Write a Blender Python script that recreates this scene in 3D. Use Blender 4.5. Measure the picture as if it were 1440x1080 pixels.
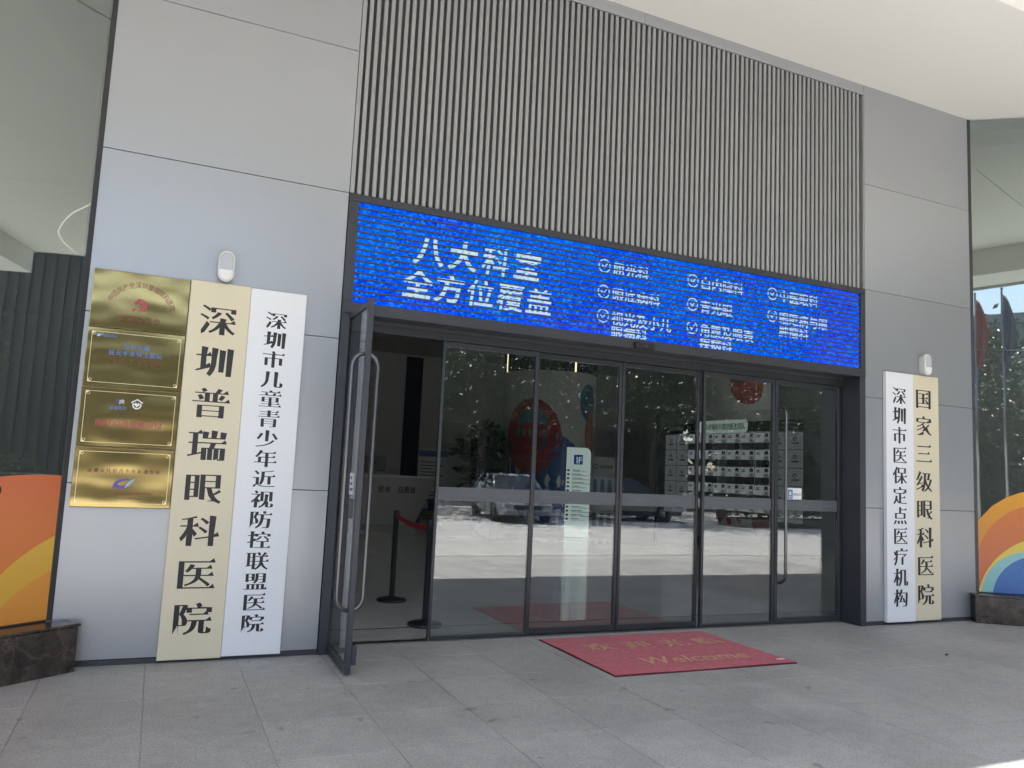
import bpy, bmesh, math, random
import numpy as np
from mathutils import Vector, Matrix
from mathutils.geometry import tessellate_polygon

rnd = random.Random(7)
SC = bpy.context.scene
for o in list(bpy.data.objects):
    bpy.data.objects.remove(o)
COL = SC.collection

# ------------------------------------------------------------------ camera
CAM_POS = Vector((0.07324, -6.60321, 1.55))
R_ = Vector((0.91013322, -0.41178069, 0.04576229))
U_ = Vector((-0.08720197, -0.08240718, 0.99277635))
F_ = Vector((0.40503499, 0.90754929, 0.1109096))
cd = bpy.data.cameras.new('camera')
cd.sensor_width = 36.0
cd.sensor_fit = 'HORIZONTAL'
cd.lens = 1100.944 / 1440 * 36.0
cd.clip_start = 0.05
cd.clip_end = 2000
cam = bpy.data.objects.new('camera', cd)
COL.objects.link(cam)
m3 = Matrix((R_, U_, -F_)).transposed()
cam.matrix_world = Matrix.Translation(CAM_POS) @ m3.to_4x4()
SC.camera = cam

# ------------------------------------------------------------------ sky, sun, exposure
SUN_EL = math.radians(54.0)
SUN_AZ_X = -0.10                       # sideways share of the sun's direction
sd = Vector((SUN_AZ_X, -1.0, 0)).normalized() * math.cos(SUN_EL) + Vector((0, 0, math.sin(SUN_EL)))
W = bpy.data.worlds.new('World')
SC.world = W
W.use_nodes = True
nt = W.node_tree
nt.nodes.clear()
sky = nt.nodes.new('ShaderNodeTexSky')
sky.sky_type = 'NISHITA'
sky.sun_disc = False
sky.sun_elevation = SUN_EL
sky.sun_rotation = math.atan2(sd.x, sd.y)
sky.air_density = 1.0
sky.dust_density = 1.2
sky.ozone_density = 1.0
bg = nt.nodes.new('ShaderNodeBackground')
bg.inputs['Strength'].default_value = 0.10
wo = nt.nodes.new('ShaderNodeOutputWorld')
nt.links.new(sky.outputs[0], bg.inputs[0])
nt.links.new(bg.outputs[0], wo.inputs[0])

sl = bpy.data.lights.new('sun', 'SUN')
sl.energy = 4.0
sl.angle = math.radians(0.5)
sl.color = (1.0, 0.965, 0.91)
sun = bpy.data.objects.new('sun', sl)
COL.objects.link(sun)
sun.rotation_euler = (-sd).to_track_quat('-Z', 'Y').to_euler()
sun.location = (0, -20, 30)

EXPO = 2.3
SC.view_settings.view_transform = 'Standard'
SC.view_settings.look = 'None'
SC.view_settings.exposure = EXPO
SC.view_settings.gamma = 1.0
EM = 1.0 / 2 ** EXPO                   # a lamp or screen that should show as white at this exposure

SC.render.engine = 'CYCLES'
cy = SC.cycles
cy.use_denoising = True
cy.max_bounces = 10
cy.diffuse_bounces = 5
cy.glossy_bounces = 5
cy.transmission_bounces = 6
cy.transparent_max_bounces = 24
cy.caustics_reflective = False
cy.caustics_refractive = False
cy.sample_clamp_indirect = 8.0


# ------------------------------------------------------------------ node helpers
def new_mat(name):
    m = bpy.data.materials.new(name)
    m.use_nodes = True
    m.node_tree.nodes.clear()
    return m, m.node_tree.nodes, m.node_tree.links


def lin(c):
    return tuple(((v / 255.0) / 12.92 if v / 255.0 <= 0.04045 else ((v / 255.0 + 0.055) / 1.055) ** 2.4) for v in c[:3])


def mat(name, base, rough=0.5, metal=0.0, nscale=0.0, namt=0.0, bscale=0.0, bstr=0.0, spec=0.5, rand=0.0,
        coat=0.0, rvar=0.0, stretch=(1, 1, 1), sheen=0.0):
    """Principled surface; colour broken up by world-space noise, optional per-object shift and fine relief"""
    m, n, l = new_mat(name)
    out = n.new('ShaderNodeOutputMaterial')
    p = n.new('ShaderNodeBsdfPrincipled')
    l.new(p.outputs[0], out.inputs[0])
    p.inputs['Roughness'].default_value = rough
    p.inputs['Metallic'].default_value = metal
    p.inputs['Specular IOR Level'].default_value = spec
    p.inputs['Coat Weight'].default_value = coat
    if sheen:
        p.inputs['Sheen Weight'].default_value = sheen
    p.inputs['Base Color'].default_value = (*base, 1)
    geo = n.new('ShaderNodeNewGeometry')
    vec = geo.outputs['Position']
    if stretch != (1, 1, 1):
        mp = n.new('ShaderNodeMapping')
        mp.inputs['Scale'].default_value = stretch
        l.new(vec, mp.inputs[0])
        vec = mp.outputs[0]
    if nscale and namt:
        no = n.new('ShaderNodeTexNoise')
        no.inputs['Scale'].default_value = nscale
        no.inputs['Detail'].default_value = 6
        no.inputs['Roughness'].default_value = 0.6
        l.new(vec, no.inputs['Vector'])
        mr = n.new('ShaderNodeMapRange')
        mr.inputs['From Min'].default_value = 0.25
        mr.inputs['From Max'].default_value = 0.75
        mr.inputs['To Min'].default_value = 1 - namt
        mr.inputs['To Max'].default_value = 1 + namt
        l.new(no.outputs[0], mr.inputs[0])
        val = mr.outputs[0]
        if rand:
            oi = n.new('ShaderNodeObjectInfo')
            m2 = n.new('ShaderNodeMapRange')
            m2.inputs['To Min'].default_value = 1 - rand
            m2.inputs['To Max'].default_value = 1 + rand
            l.new(oi.outputs['Random'], m2.inputs[0])
            mm = n.new('ShaderNodeMath')
            mm.operation = 'MULTIPLY'
            l.new(val, mm.inputs[0])
            l.new(m2.outputs[0], mm.inputs[1])
            val = mm.outputs[0]
        vm = n.new('ShaderNodeVectorMath')
        vm.operation = 'SCALE'
        vm.inputs[0].default_value = base
        l.new(val, vm.inputs['Scale'])
        l.new(vm.outputs[0], p.inputs['Base Color'])
        if rvar:
            m4 = n.new('ShaderNodeMapRange')
            m4.inputs['From Min'].default_value = 0.3
            m4.inputs['From Max'].default_value = 0.7
            m4.inputs['To Min'].default_value = max(0.02, rough - rvar)
            m4.inputs['To Max'].default_value = min(1.0, rough + rvar)
            l.new(no.outputs[0], m4.inputs[0])
            l.new(m4.outputs[0], p.inputs['Roughness'])
    if bscale and bstr:
        nb = n.new('ShaderNodeTexNoise')
        nb.inputs['Scale'].default_value = bscale
        nb.inputs['Detail'].default_value = 4
        l.new(vec, nb.inputs['Vector'])
        b = n.new('ShaderNodeBump')
        b.inputs['Strength'].default_value = bstr
        b.inputs['Distance'].default_value = 0.01
        l.new(nb.outputs[0], b.inputs['Height'])
        l.new(b.outputs[0], p.inputs['Normal'])
    return m


def glass_mat(name, tint=(0.86, 0.89, 0.89), r0=0.05, rough=0.0, veil=0.0, wav=0.0, gcol=(1, 1, 1)):
    """thin architectural pane: see-through plus a mirror share that grows towards grazing angles"""
    m, n, l = new_mat(name)
    out = n.new('ShaderNodeOutputMaterial')
    tr = n.new('ShaderNodeBsdfTransparent')
    tr.inputs[0].default_value = (*tint, 1)
    gl = n.new('ShaderNodeBsdfGlossy')
    gl.inputs['Roughness'].default_value = rough
    gl.inputs['Color'].default_value = (*gcol, 1)
    geo = n.new('ShaderNodeNewGeometry')
    if wav:
        no = n.new('ShaderNodeTexNoise')
        no.inputs['Scale'].default_value = 1.6
        no.inputs['Detail'].default_value = 1
        l.new(geo.outputs['Position'], no.inputs['Vector'])
        b = n.new('ShaderNodeBump')
        b.inputs['Strength'].default_value = 1.0
        b.inputs['Distance'].default_value = wav
        l.new(no.outputs[0], b.inputs['Height'])
        l.new(b.outputs[0], gl.inputs['Normal'])
    dot = n.new('ShaderNodeVectorMath')
    dot.operation = 'DOT_PRODUCT'
    l.new(geo.outputs['Normal'], dot.inputs[0])
    l.new(geo.outputs['Incoming'], dot.inputs[1])
    ab = n.new('ShaderNodeMath'); ab.operation = 'ABSOLUTE'
    l.new(dot.outputs['Value'], ab.inputs[0])
    sub = n.new('ShaderNodeMath'); sub.operation = 'SUBTRACT'
    sub.inputs[0].default_value = 1.0
    l.new(ab.outputs[0], sub.inputs[1])
    pw = n.new('ShaderNodeMath'); pw.operation = 'POWER'
    l.new(sub.outputs[0], pw.inputs[0])
    pw.inputs[1].default_value = 5
    ma = n.new('ShaderNodeMath'); ma.operation = 'MULTIPLY_ADD'
    l.new(pw.outputs[0], ma.inputs[0])
    ma.inputs[1].default_value = 1 - r0
    ma.inputs[2].default_value = r0
    mix = n.new('ShaderNodeMixShader')
    l.new(ma.outputs[0], mix.inputs[0])
    src = tr.outputs[0]
    if veil:
        df = n.new('ShaderNodeBsdfDiffuse')
        df.inputs[0].default_value = (0.62, 0.64, 0.63, 1)
        mv = n.new('ShaderNodeMixShader')
        mv.inputs[0].default_value = veil
        l.new(tr.outputs[0], mv.inputs[1])
        l.new(df.outputs[0], mv.inputs[2])
        src = mv.outputs[0]
    l.new(src, mix.inputs[1])
    l.new(gl.outputs[0], mix.inputs[2])
    l.new(mix.outputs[0], out.inputs[0])
    return m


def emit_mat(name, col, strength):
    m, n, l = new_mat(name)
    out = n.new('ShaderNodeOutputMaterial')
    e = n.new('ShaderNodeEmission')
    e.inputs[0].default_value = (*col, 1)
    e.inputs[1].default_value = strength
    l.new(e.outputs[0], out.inputs[0])
    return m


def leaf_mat(name, c1, c2):
    m, n, l = new_mat(name)
    out = n.new('ShaderNodeOutputMaterial')
    geo = n.new('ShaderNodeNewGeometry')
    cr = n.new('ShaderNodeMix'); cr.data_type = 'RGBA'
    cr.inputs[6].default_value = (*c1, 1)
    cr.inputs[7].default_value = (*c2, 1)
    l.new(geo.outputs['Random Per Island'], cr.inputs[0])
    p = n.new('ShaderNodeBsdfPrincipled')
    p.inputs['Roughness'].default_value = 0.45
    l.new(cr.outputs[2], p.inputs['Base Color'])
    t = n.new('ShaderNodeBsdfTranslucent')
    l.new(cr.outputs[2], t.inputs[0])
    mx = n.new('ShaderNodeMixShader')
    mx.inputs[0].default_value = 0.15
    l.new(p.outputs[0], mx.inputs[1])
    l.new(t.outputs[0], mx.inputs[2])
    l.new(mx.outputs[0], out.inputs[0])
    return m


# ------------------------------------------------------------------ mesh helpers
class MB:
    def __init__(self):
        self.v = []; self.f = []; self.m = []; self.smooth = []

    def add(self, vs, fs, mi=0, sm=False):
        o = len(self.v)
        self.v += [tuple(q) for q in vs]
        for q in fs:
            self.f.append(tuple(i + o for i in q)); self.m.append(mi); self.smooth.append(sm)
        return self

    def box(self, x0, x1, y0, y1, z0, z1, mi=0):
        vs = [(x0, y0, z0), (x1, y0, z0), (x1, y1, z0), (x0, y1, z0), (x0, y0, z1), (x1, y0, z1), (x1, y1, z1), (x0, y1, z1)]
        return self.add(vs, [(0, 3, 2, 1), (4, 5, 6, 7), (0, 1, 5, 4), (1, 2, 6, 5), (2, 3, 7, 6), (3, 0, 4, 7)], mi)

    def bbox(self, x0, x1, y0, y1, z0, z1, b=0.003, mi=0, seg=1):
        bm = bmesh.new()
        bmesh.ops.create_cube(bm, size=1)
        bmesh.ops.scale(bm, vec=(x1 - x0, y1 - y0, z1 - z0), verts=bm.verts)
        bmesh.ops.translate(bm, vec=((x0 + x1) / 2, (y0 + y1) / 2, (z0 + z1) / 2), verts=bm.verts)
        bmesh.ops.bevel(bm, geom=list(bm.edges), offset=b, segments=seg, profile=0.5, affect='EDGES')
        bm.verts.index_update()
        self.add([v.co[:] for v in bm.verts], [[v.index for v in f.verts] for f in bm.faces], mi)
        bm.free()
        return self

    def prism(self, pts, axis, a, b, mi=0):
        """polygon pts (2-D, CCW) swept along an axis: 'y' -> pts are (x,z); 'z' -> (x,y); 'x' -> (y,z)"""
        def P(q, t):
            return (q[0], t, q[1]) if axis == 'y' else ((q[0], q[1], t) if axis == 'z' else (t, q[0], q[1]))
        n = len(pts)
        vs = [P(q, a) for q in pts] + [P(q, b) for q in pts]
        fs = [tuple(range(n)), tuple(range(2 * n - 1, n - 1, -1))]
        fs += [(i, i + n, (i + 1) % n + n, (i + 1) % n) for i in range(n)]
        return self.add(vs, fs, mi)

    def tube(self, path, rad, seg=10, closed=False, mi=0, caps=True):
        P = [Vector(q) for q in path]
        n = len(P)
        rads = rad if isinstance(rad, (list, tuple)) else [rad] * n
        up = Vector((0.13, 0.21, 0.97)).normalized()
        vs = []
        prev = None
        for i in range(n):
            if closed:
                t = (P[(i + 1) % n] - P[i - 1]).normalized()
            else:
                t = (P[min(i + 1, n - 1)] - P[max(i - 1, 0)]).normalized()
            if prev is None:
                a = t.orthogonal().normalized()
            else:
                a = (prev - t * prev.dot(t)).normalized()
            prev = a
            b = t.cross(a)
            for k in range(seg):
                an = 2 * math.pi * k / seg
                vs.append(P[i] + (a * math.cos(an) + b * math.sin(an)) * rads[i])
        fs = []
        for i in range(n if closed else n - 1):
            for k in range(seg):
                k2 = (k + 1) % seg; i2 = (i + 1) % n
                fs.append((i * seg + k, i * seg + k2, i2 * seg + k2, i2 * seg + k))
        self.add(vs, fs, mi, True)
        if caps and not closed:
            o = len(self.v) - len(vs)
            self.f.append(tuple(o + k for k in reversed(range(seg)))); self.m.append(mi); self.smooth.append(False)
            self.f.append(tuple(o + (n - 1) * seg + k for k in range(seg))); self.m.append(mi); self.smooth.append(False)
        return self

    def lathe(self, prof, seg=24, c=(0, 0, 0), mi=0, sm=True):
        vs = []; fs = []
        n = len(prof)
        for k in range(seg):
            an = 2 * math.pi * k / seg
            for r, z in prof:
                vs.append((c[0] + r * math.cos(an), c[1] + r * math.sin(an), c[2] + z))
        for k in range(seg):
            k2 = (k + 1) % seg
            for i in range(n - 1):
                fs.append((k * n + i, k2 * n + i, k2 * n + i + 1, k * n + i + 1))
        return self.add(vs, fs, mi, sm)

    def mesh(self, name, mats):
        me = bpy.data.meshes.new(name)
        me.from_pydata(self.v, [], self.f)
        for q in (mats if isinstance(mats, (list, tuple)) else [mats]):
            me.materials.append(q)
        me.polygons.foreach_set('material_index', self.m)
        me.polygons.foreach_set('use_smooth', self.smooth)
        me.update()
        return me

    def build(self, name, mats, parent=None, loc=(0, 0, 0), rot=(0, 0, 0)):
        return link(name, self.mesh(name, mats), parent, loc, rot)


def link(name, me, parent=None, loc=(0, 0, 0), rot=(0, 0, 0)):
    o = bpy.data.objects.new(name, me)
    COL.objects.link(o)
    o.location = loc
    o.rotation_euler = rot
    if parent is not None:
        o.parent = parent
    return o


def tag(o, label=None, cat=None, group=None, kind=None):
    if label: o['label'] = label
    if cat: o['category'] = cat
    if group: o['group'] = group
    if kind: o['kind'] = kind
    return o


def thing(name, label, cat, loc=(0, 0, 0), rz=0.0, group=None):
    o = bpy.data.objects.new(name, None)
    COL.objects.link(o)
    o.empty_display_size = 0.2
    o.location = loc
    o.rotation_euler = (0, 0, rz)
    return tag(o, label, cat, group)


def copy_tree(o, parent=None):
    c = o.copy()
    COL.objects.link(c)
    c.parent = parent
    for ch in [q for q in bpy.data.objects if q.parent == o]:
        copy_tree(ch, c)
    return c


# ------------------------------------------------------------------ lettering
_GL = {}


def glyph(ch, flat=5):
    """outline loops and advance of one character in em units, from Blender's own font"""
    if ch in _GL:
        return _GL[ch]
    cu = bpy.data.curves.new('t', 'FONT')
    cu.body = ch
    cu.size = 1
    ob = bpy.data.objects.new('t', cu)
    COL.objects.link(ob)
    bpy.context.view_layer.update()
    dg = bpy.context.evaluated_depsgraph_get()
    c2 = ob.evaluated_get(dg).to_curve(dg)
    loops = []
    for sp in c2.splines:
        bp = sp.bezier_points
        n = len(bp)
        L = []
        for i in range(n):
            a = bp[i]; b = bp[(i + 1) % n]
            p0, p1, p2, p3 = a.co, a.handle_right, b.handle_left, b.co
            st = (p1 - p0).cross(p3 - p0).length < 1e-5 and (p2 - p0).cross(p3 - p0).length < 1e-5
            L.append((p0.x, p0.y))
            if not st:
                for k in range(1, flat):
                    t = k / flat
                    q = p0 * (1 - t) ** 3 + p1 * 3 * t * (1 - t) ** 2 + p2 * 3 * t * t * (1 - t) + p3 * t ** 3
                    L.append((q.x, q.y))
        M = []
        for q in L:
            if not M or math.hypot(q[0] - M[-1][0], q[1] - M[-1][1]) > 3e-3:
                M.append(q)
        if len(M) > 2 and math.hypot(M[0][0] - M[-1][0], M[0][1] - M[-1][1]) < 3e-3:
            M.pop()
        if len(M) > 2:
            loops.append(M)
    xs = [q[0] for L in loops for q in L]
    adv = 1.0 if ord(ch) > 0x2E00 else ((max(xs) + 0.06) if xs else 0.3)
    bpy.data.objects.remove(ob)
    bpy.data.curves.remove(cu)
    _GL[ch] = (loops, adv)
    return _GL[ch]


def area(L):
    return sum(L[i][0] * L[(i + 1) % len(L)][1] - L[(i + 1) % len(L)][0] * L[i][1] for i in range(len(L))) / 2


def offset_loop(L, dx, dy):
    """push every edge outwards: dx for upright edges, dy for level ones (ink is on the left of travel)"""
    n = len(L)
    E_ = []
    for i in range(n):
        a = L[i]; b = L[(i + 1) % n]
        ex, ey = b[0] - a[0], b[1] - a[1]
        d = math.hypot(ex, ey) or 1e-9
        nx, ny = ey / d, -ex / d
        E_.append((nx, ny, nx * a[0] + ny * a[1] + dx * nx * nx + dy * ny * ny, nx * nx * dx + ny * ny * dy))
    out = []
    for i in range(n):
        n1 = E_[i - 1]; n2 = E_[i]
        det = n1[0] * n2[1] - n1[1] * n2[0]
        if abs(det) > 0.35:
            x = (n1[2] * n2[1] - n1[1] * n2[2]) / det
            y = (n1[0] * n2[2] - n1[2] * n2[0]) / det
        else:
            mx, my = n1[0] + n2[0], n1[1] + n2[1]
            d = math.hypot(mx, my) or 1e-9
            o = (n1[3] + n2[3]) / 2
            x, y = L[i][0] + mx / d * o, L[i][1] + my / d * o
        out.append((x, y))
    return out


def songify(L):
    """turn an even-stroke outline into a book-face one: thick uprights, thin levels, flags and tapered tails"""
    n = len(L)
    big = len(L)
    L = offset_loop(L, 0.033, -0.0155)
    out = []
    i = 0
    skip = set()
    for i in range(n):
        a = L[i]; b = L[(i + 1) % n]; p = L[i - 1]; q = L[(i + 2) % n]
        ex, ey = b[0] - a[0], b[1] - a[1]
        d = math.hypot(ex, ey) or 1e-9
        nx, ny = ey / d, -ex / d
        c1 = (a[0] - p[0]) * ey - (a[1] - p[1]) * ex
        c2 = ex * (q[1] - b[1]) - ey * (q[0] - b[0])
        lp = math.hypot(a[0] - p[0], a[1] - p[1]); lq = math.hypot(q[0] - b[0], q[1] - b[1])
        convex = c1 > 0.15 * d * lp and c2 > 0.15 * d * lq
        if convex and d < 0.075 and nx > 0.93 and lp > 0.1 and lq > 0.1:
            # right-hand end of a level stroke: a small triangular flag on top (a is below, b above)
            out.append((a[0] + 0.012, a[1]))
            out.append((a[0] - 0.035, b[1] + 0.09))
            out.append((b[0] - 0.135, b[1]))
            skip.add((i + 1) % n)
        elif convex and 0.05 < d < 0.16 and nx < -0.25 and ny < -0.25 and lp > 0.05 and lq > 0.05:
            # falling-left tail: drawn out to a point
            out.append((a[0] * 0.35 + b[0] * 0.65 + nx * 0.02 - 0.005, a[1] * 0.35 + b[1] * 0.65 + ny * 0.02))
            skip.add((i + 1) % n)
        elif convex and 0.06 < d < 0.16 and ny > 0.93 and lp > 0.1 and lq > 0.1:
            # head of an upright stroke: slanting top with a nib to the right
            out.append((a[0] + 0.028, a[1] - 0.004))
            out.append((b[0], b[1] + 0.016))
            skip.add((i + 1) % n)
        elif i not in skip:
            out.append(a)
    if 0 in skip and out and out[0] == L[0]:
        out.pop(0)
    return out


def inside(pt, L):
    c = False
    n = len(L)
    for i in range(n):
        a = L[i]; b = L[(i + 1) % n]
        if (a[1] > pt[1]) != (b[1] > pt[1]) and pt[0] < (b[0] - a[0]) * (pt[1] - a[1]) / (b[1] - a[1]) + a[0]:
            c = not c
    return c


_GT = {}


def glyph_tris(ch, style):
    if (ch, style) in _GT:
        return _GT[(ch, style)]
    loops, adv = glyph(ch)
    outers = [L for L in loops if area(L) > 0]
    holes = [L for L in loops if area(L) <= 0]
    vs = []; fs = []
    for k, O in enumerate(outers):
        hs = [h for h in holes if inside(h[0], O)]
        if style == 'song':
            g = [songify(O)] + [offset_loop(h, 0.025, -0.0155) for h in hs]
        elif style == 'bold':
            q_ = 1.0 if len(loops) < 4 else 0.6
            g = [offset_loop(O, 0.018 * q_, 0.014 * q_)] + [offset_loop(h, 0.012 * q_, 0.010 * q_) for h in hs]
        elif style == 'heavy':
            q_ = 1.0 if len(loops) < 4 else 0.45
            g = [offset_loop(O, 0.027 * q_, 0.022 * q_)] + [offset_loop(h, 0.016 * q_, 0.012 * q_) for h in hs]
        else:
            g = [O] + hs
        o = len(vs)
        pl = [[Vector((q[0], q[1], 0)) for q in L] for L in g]
        tr = tessellate_polygon(pl)
        flatv = [q for L in pl for q in L]
        vs += [(q.x, q.y, 0.00004 * k) for q in flatv]
        for t in tr:
            a, b, c = (flatv[j] for j in t)
            if (b - a).cross(c - a).z < 0:
                t = (t[0], t[2], t[1])
            fs.append(tuple(j + o for j in t))
    _GT[(ch, style)] = (vs, fs, adv)
    return _GT[(ch, style)]


def lettering(name, parent, text, material, x, y, z, w, h=None, pitch=None, style='plain', vertical=False,
              anchor='c', face='wall', shear=0.0, rot=None):
    """one run of writing lying on a wall (reads along +x, faces -y) or on the floor; x,y,z = centre of the run"""
    h = h or w
    mb = MB()
    if vertical:
        pitch = pitch or h
        n = len(text)
        for i, ch in enumerate(text):
            vs, fs, adv = glyph_tris(ch, style)
            cz = (n - 1) / 2 * pitch - i * pitch
            mb.add([((v[0] - 0.5) * w, (v[1] - 0.38) * h + cz, v[2]) for v in vs], fs)
    else:
        gl = [glyph_tris(ch, style) if ch != ' ' else ([], [], 0.45) for ch in text]
        if pitch:
            tot = pitch * (len(text) - 1) + w
            xs = [-tot / 2 + i * pitch for i in range(len(text))]
        else:
            tot = sum(g[2] for g in gl) * w
            xs = []
            c = -tot / 2
            for g in gl:
                xs.append(c); c += g[2] * w
        off = tot / 2 if anchor == 'l' else 0
        for g, x0 in zip(gl, xs):
            mb.add([(v[0] * w + x0 + off + shear * v[1] * h, (v[1] - 0.38) * h, v[2]) for v in g[0]], g[1])
    if not mb.v:
        return None
    r = rot or ((math.pi / 2, 0, 0) if face == 'wall' else (0, 0, 0))
    return mb.build(name, material, parent, (x, y, z), r)


def disc_pts(cx, cy, r, n=28, a0=0, a1=2 * math.pi):
    return [(cx + r * math.cos(a0 + (a1 - a0) * i / n), cy + r * math.sin(a0 + (a1 - a0) * i / n)) for i in range(n)]


def ring_flat(mb, cx, cz, r0, r1, y, n=28, mi=0, a0=0.0, a1=2 * math.pi):
    vs = []; fs = []
    for i in range(n + 1):
        a = a0 + (a1 - a0) * i / n
        vs.append((cx + r1 * math.cos(a), y, cz + r1 * math.sin(a)))
        vs.append((cx + r0 * math.cos(a), y, cz + r0 * math.sin(a)))
    for i in range(n):
        fs.append((2 * i, 2 * i + 1, 2 * i + 3, 2 * i + 2))
    mb.add(vs, fs, mi)


def flat_poly(mb, pts, y, mi=0):
    """flat polygon in the x-z plane facing -y"""
    if area(pts) < 0:
        pts = pts[::-1]
    pl = [[Vector((q[0], q[1], 0)) for q in pts]]
    tr = tessellate_polygon(pl)
    fs = []
    for t in tr:
        a, b, c = (pl[0][j] for j in t)
        fs.append(t if (b - a).cross(c - a).z > 0 else (t[0], t[2], t[1]))
    mb.add([(q[0], y, q[1]) for q in pts], fs, mi)


# ------------------------------------------------------------------ materials
M = {}
M['panel'] = mat('aluminium panel', (0.395, 0.405, 0.422), 0.33, 0.45, 0.8, 0.03, 0, 0, 0.5, rand=0.03)
M['panel_edge'] = mat('panel joint', (0.10, 0.10, 0.105), 0.8)
M['slat'] = mat('anodised slat', (0.345, 0.35, 0.35), 0.42, 0.25, 2.0, 0.05, 0, 0, 0.5, rand=0.05)
M['slat_back'] = mat('slat backing', (0.11, 0.11, 0.113), 0.8)
M['frame'] = mat('dark grey frame', (0.052, 0.054, 0.064), 0.42, 0.3, 3.0, 0.10)
M['frame_lt'] = mat('grey door frame', (0.060, 0.062, 0.067), 0.36, 0.5, 3.0, 0.10)
M['black'] = mat('black', (0.012, 0.012, 0.013), 0.5)
M['kick'] = mat('kick plate', (0.06, 0.063, 0.07), 0.5, 0.3, 4, 0.15)
M['soffit'] = mat('white soffit paint', (0.82, 0.805, 0.76), 0.75, 0, 0.5, 0.015, 40, 0.02)
M['soffit_joint'] = mat('soffit joint', (0.30, 0.29, 0.27), 0.8)
M['pull'] = mat('satin pull steel', (0.17, 0.17, 0.175), 0.33, 1.0, 6, 0.05)
M['steel'] = mat('brushed steel', (0.36, 0.355, 0.35), 0.28, 1.0, 6, 0.05)
M['cream'] = mat('cream board', (0.71, 0.635, 0.46), 0.5, 0, 1.5, 0.03)
M['white_board'] = mat('white board', (0.79, 0.795, 0.81), 0.45, 0, 1.5, 0.02)
M['ink'] = mat('black paint', (0.016, 0.015, 0.015), 0.5)
M['ink_grey'] = mat('grey print', (0.10, 0.11, 0.12), 0.6)
M['ink_red'] = mat('red print', (0.42, 0.055, 0.075), 0.5)
M['ink_maroon'] = mat('maroon print', (0.20, 0.035, 0.03), 0.5)
M['ink_blue'] = mat('blue print', (0.10, 0.17, 0.40), 0.5)
M['ink_dkblue'] = mat('navy print', (0.05, 0.07, 0.20), 0.5)
M['ink_lblue'] = mat('pale blue print', (0.32, 0.5, 0.72), 0.5)
M['ink_purple'] = mat('violet print', (0.12, 0.09, 0.36), 0.5)
M['ink_green'] = mat('dark green print', (0.03, 0.13, 0.09), 0.6)
M['pale_gold'] = mat('pale gold line', (0.80, 0.70, 0.42), 0.35, 0.6)
M['white'] = mat('white', (0.8, 0.8, 0.8), 0.5)
M['plastic'] = mat('white lamp plastic', (0.70, 0.70, 0.68), 0.35, 0, 3, 0.03)
M['plastic_gy'] = mat('grey lamp face', (0.50, 0.51, 0.53), 0.3)
M['mat_red'] = mat('red carpet', (0.50, 0.062, 0.092), 0.95, 0, 22, 0.35, 220, 1.0, 0.1, sheen=0.3)
M['mat_rubber'] = mat('dark rubber', (0.03, 0.02, 0.02), 0.8)
M['mat_back'] = mat('mat edge rubber', (0.10, 0.012, 0.018), 0.85)
M['mat_letter'] = mat('tan carpet pile', (0.58, 0.30, 0.20), 0.95, 0, 40, 0.35)
M['glass'] = glass_mat('door glass', (0.84, 0.87, 0.875), 0.105, veil=0.004, wav=0.0002)
M['glass_wing'] = glass_mat('shop glass', (0.55, 0.60, 0.59), 0.20, veil=0.06, wav=0.0004, gcol=(0.93, 1.0, 0.95))
M['glass_in'] = glass_mat('inner glass', (0.88, 0.90, 0.90), 0.035)
M['belt'] = mat('red belt', (0.35, 0.02, 0.03), 0.7)
M['satin_black'] = mat('satin black metal', (0.02, 0.02, 0.023), 0.4, 0.2)
M['yellow'] = mat('yellow tape', (0.55, 0.45, 0.03), 0.6)


def gold_mat():
    m, n, l = new_mat('polished brass sheet')
    out = n.new('ShaderNodeOutputMaterial')
    p = n.new('ShaderNodeBsdfPrincipled')
    l.new(p.outputs[0], out.inputs[0])
    p.inputs['Base Color'].default_value = (0.36, 0.275, 0.112, 1)
    p.inputs['Metallic'].default_value = 1.0
    p.inputs['Roughness'].default_value = 0.2
    geo = n.new('ShaderNodeNewGeometry')
    oi = n.new('ShaderNodeObjectInfo')
    ad = n.new('ShaderNodeVectorMath'); ad.operation = 'ADD'
    l.new(geo.outputs['Position'], ad.inputs[0])
    l.new(oi.outputs['Random'], ad.inputs[1])
    mp = n.new('ShaderNodeMapping')
    mp.inputs['Scale'].default_value = (1.5, 1.5, 3.2)
    l.new(ad.outputs[0], mp.inputs[0])
    no = n.new('ShaderNodeTexNoise')
    no.inputs['Scale'].default_value = 1.3
    no.inputs['Detail'].default_value = 1.0
    l.new(mp.outputs[0], no.inputs['Vector'])
    b = n.new('ShaderNodeBump')
    b.inputs['Strength'].default_value = 0.5
    b.inputs['Distance'].default_value = 0.03
    l.new(no.outputs[0], b.inputs['Height'])
    l.new(b.outputs[0], p.inputs['Normal'])
    return m


M['gold'] = gold_mat()


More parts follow.
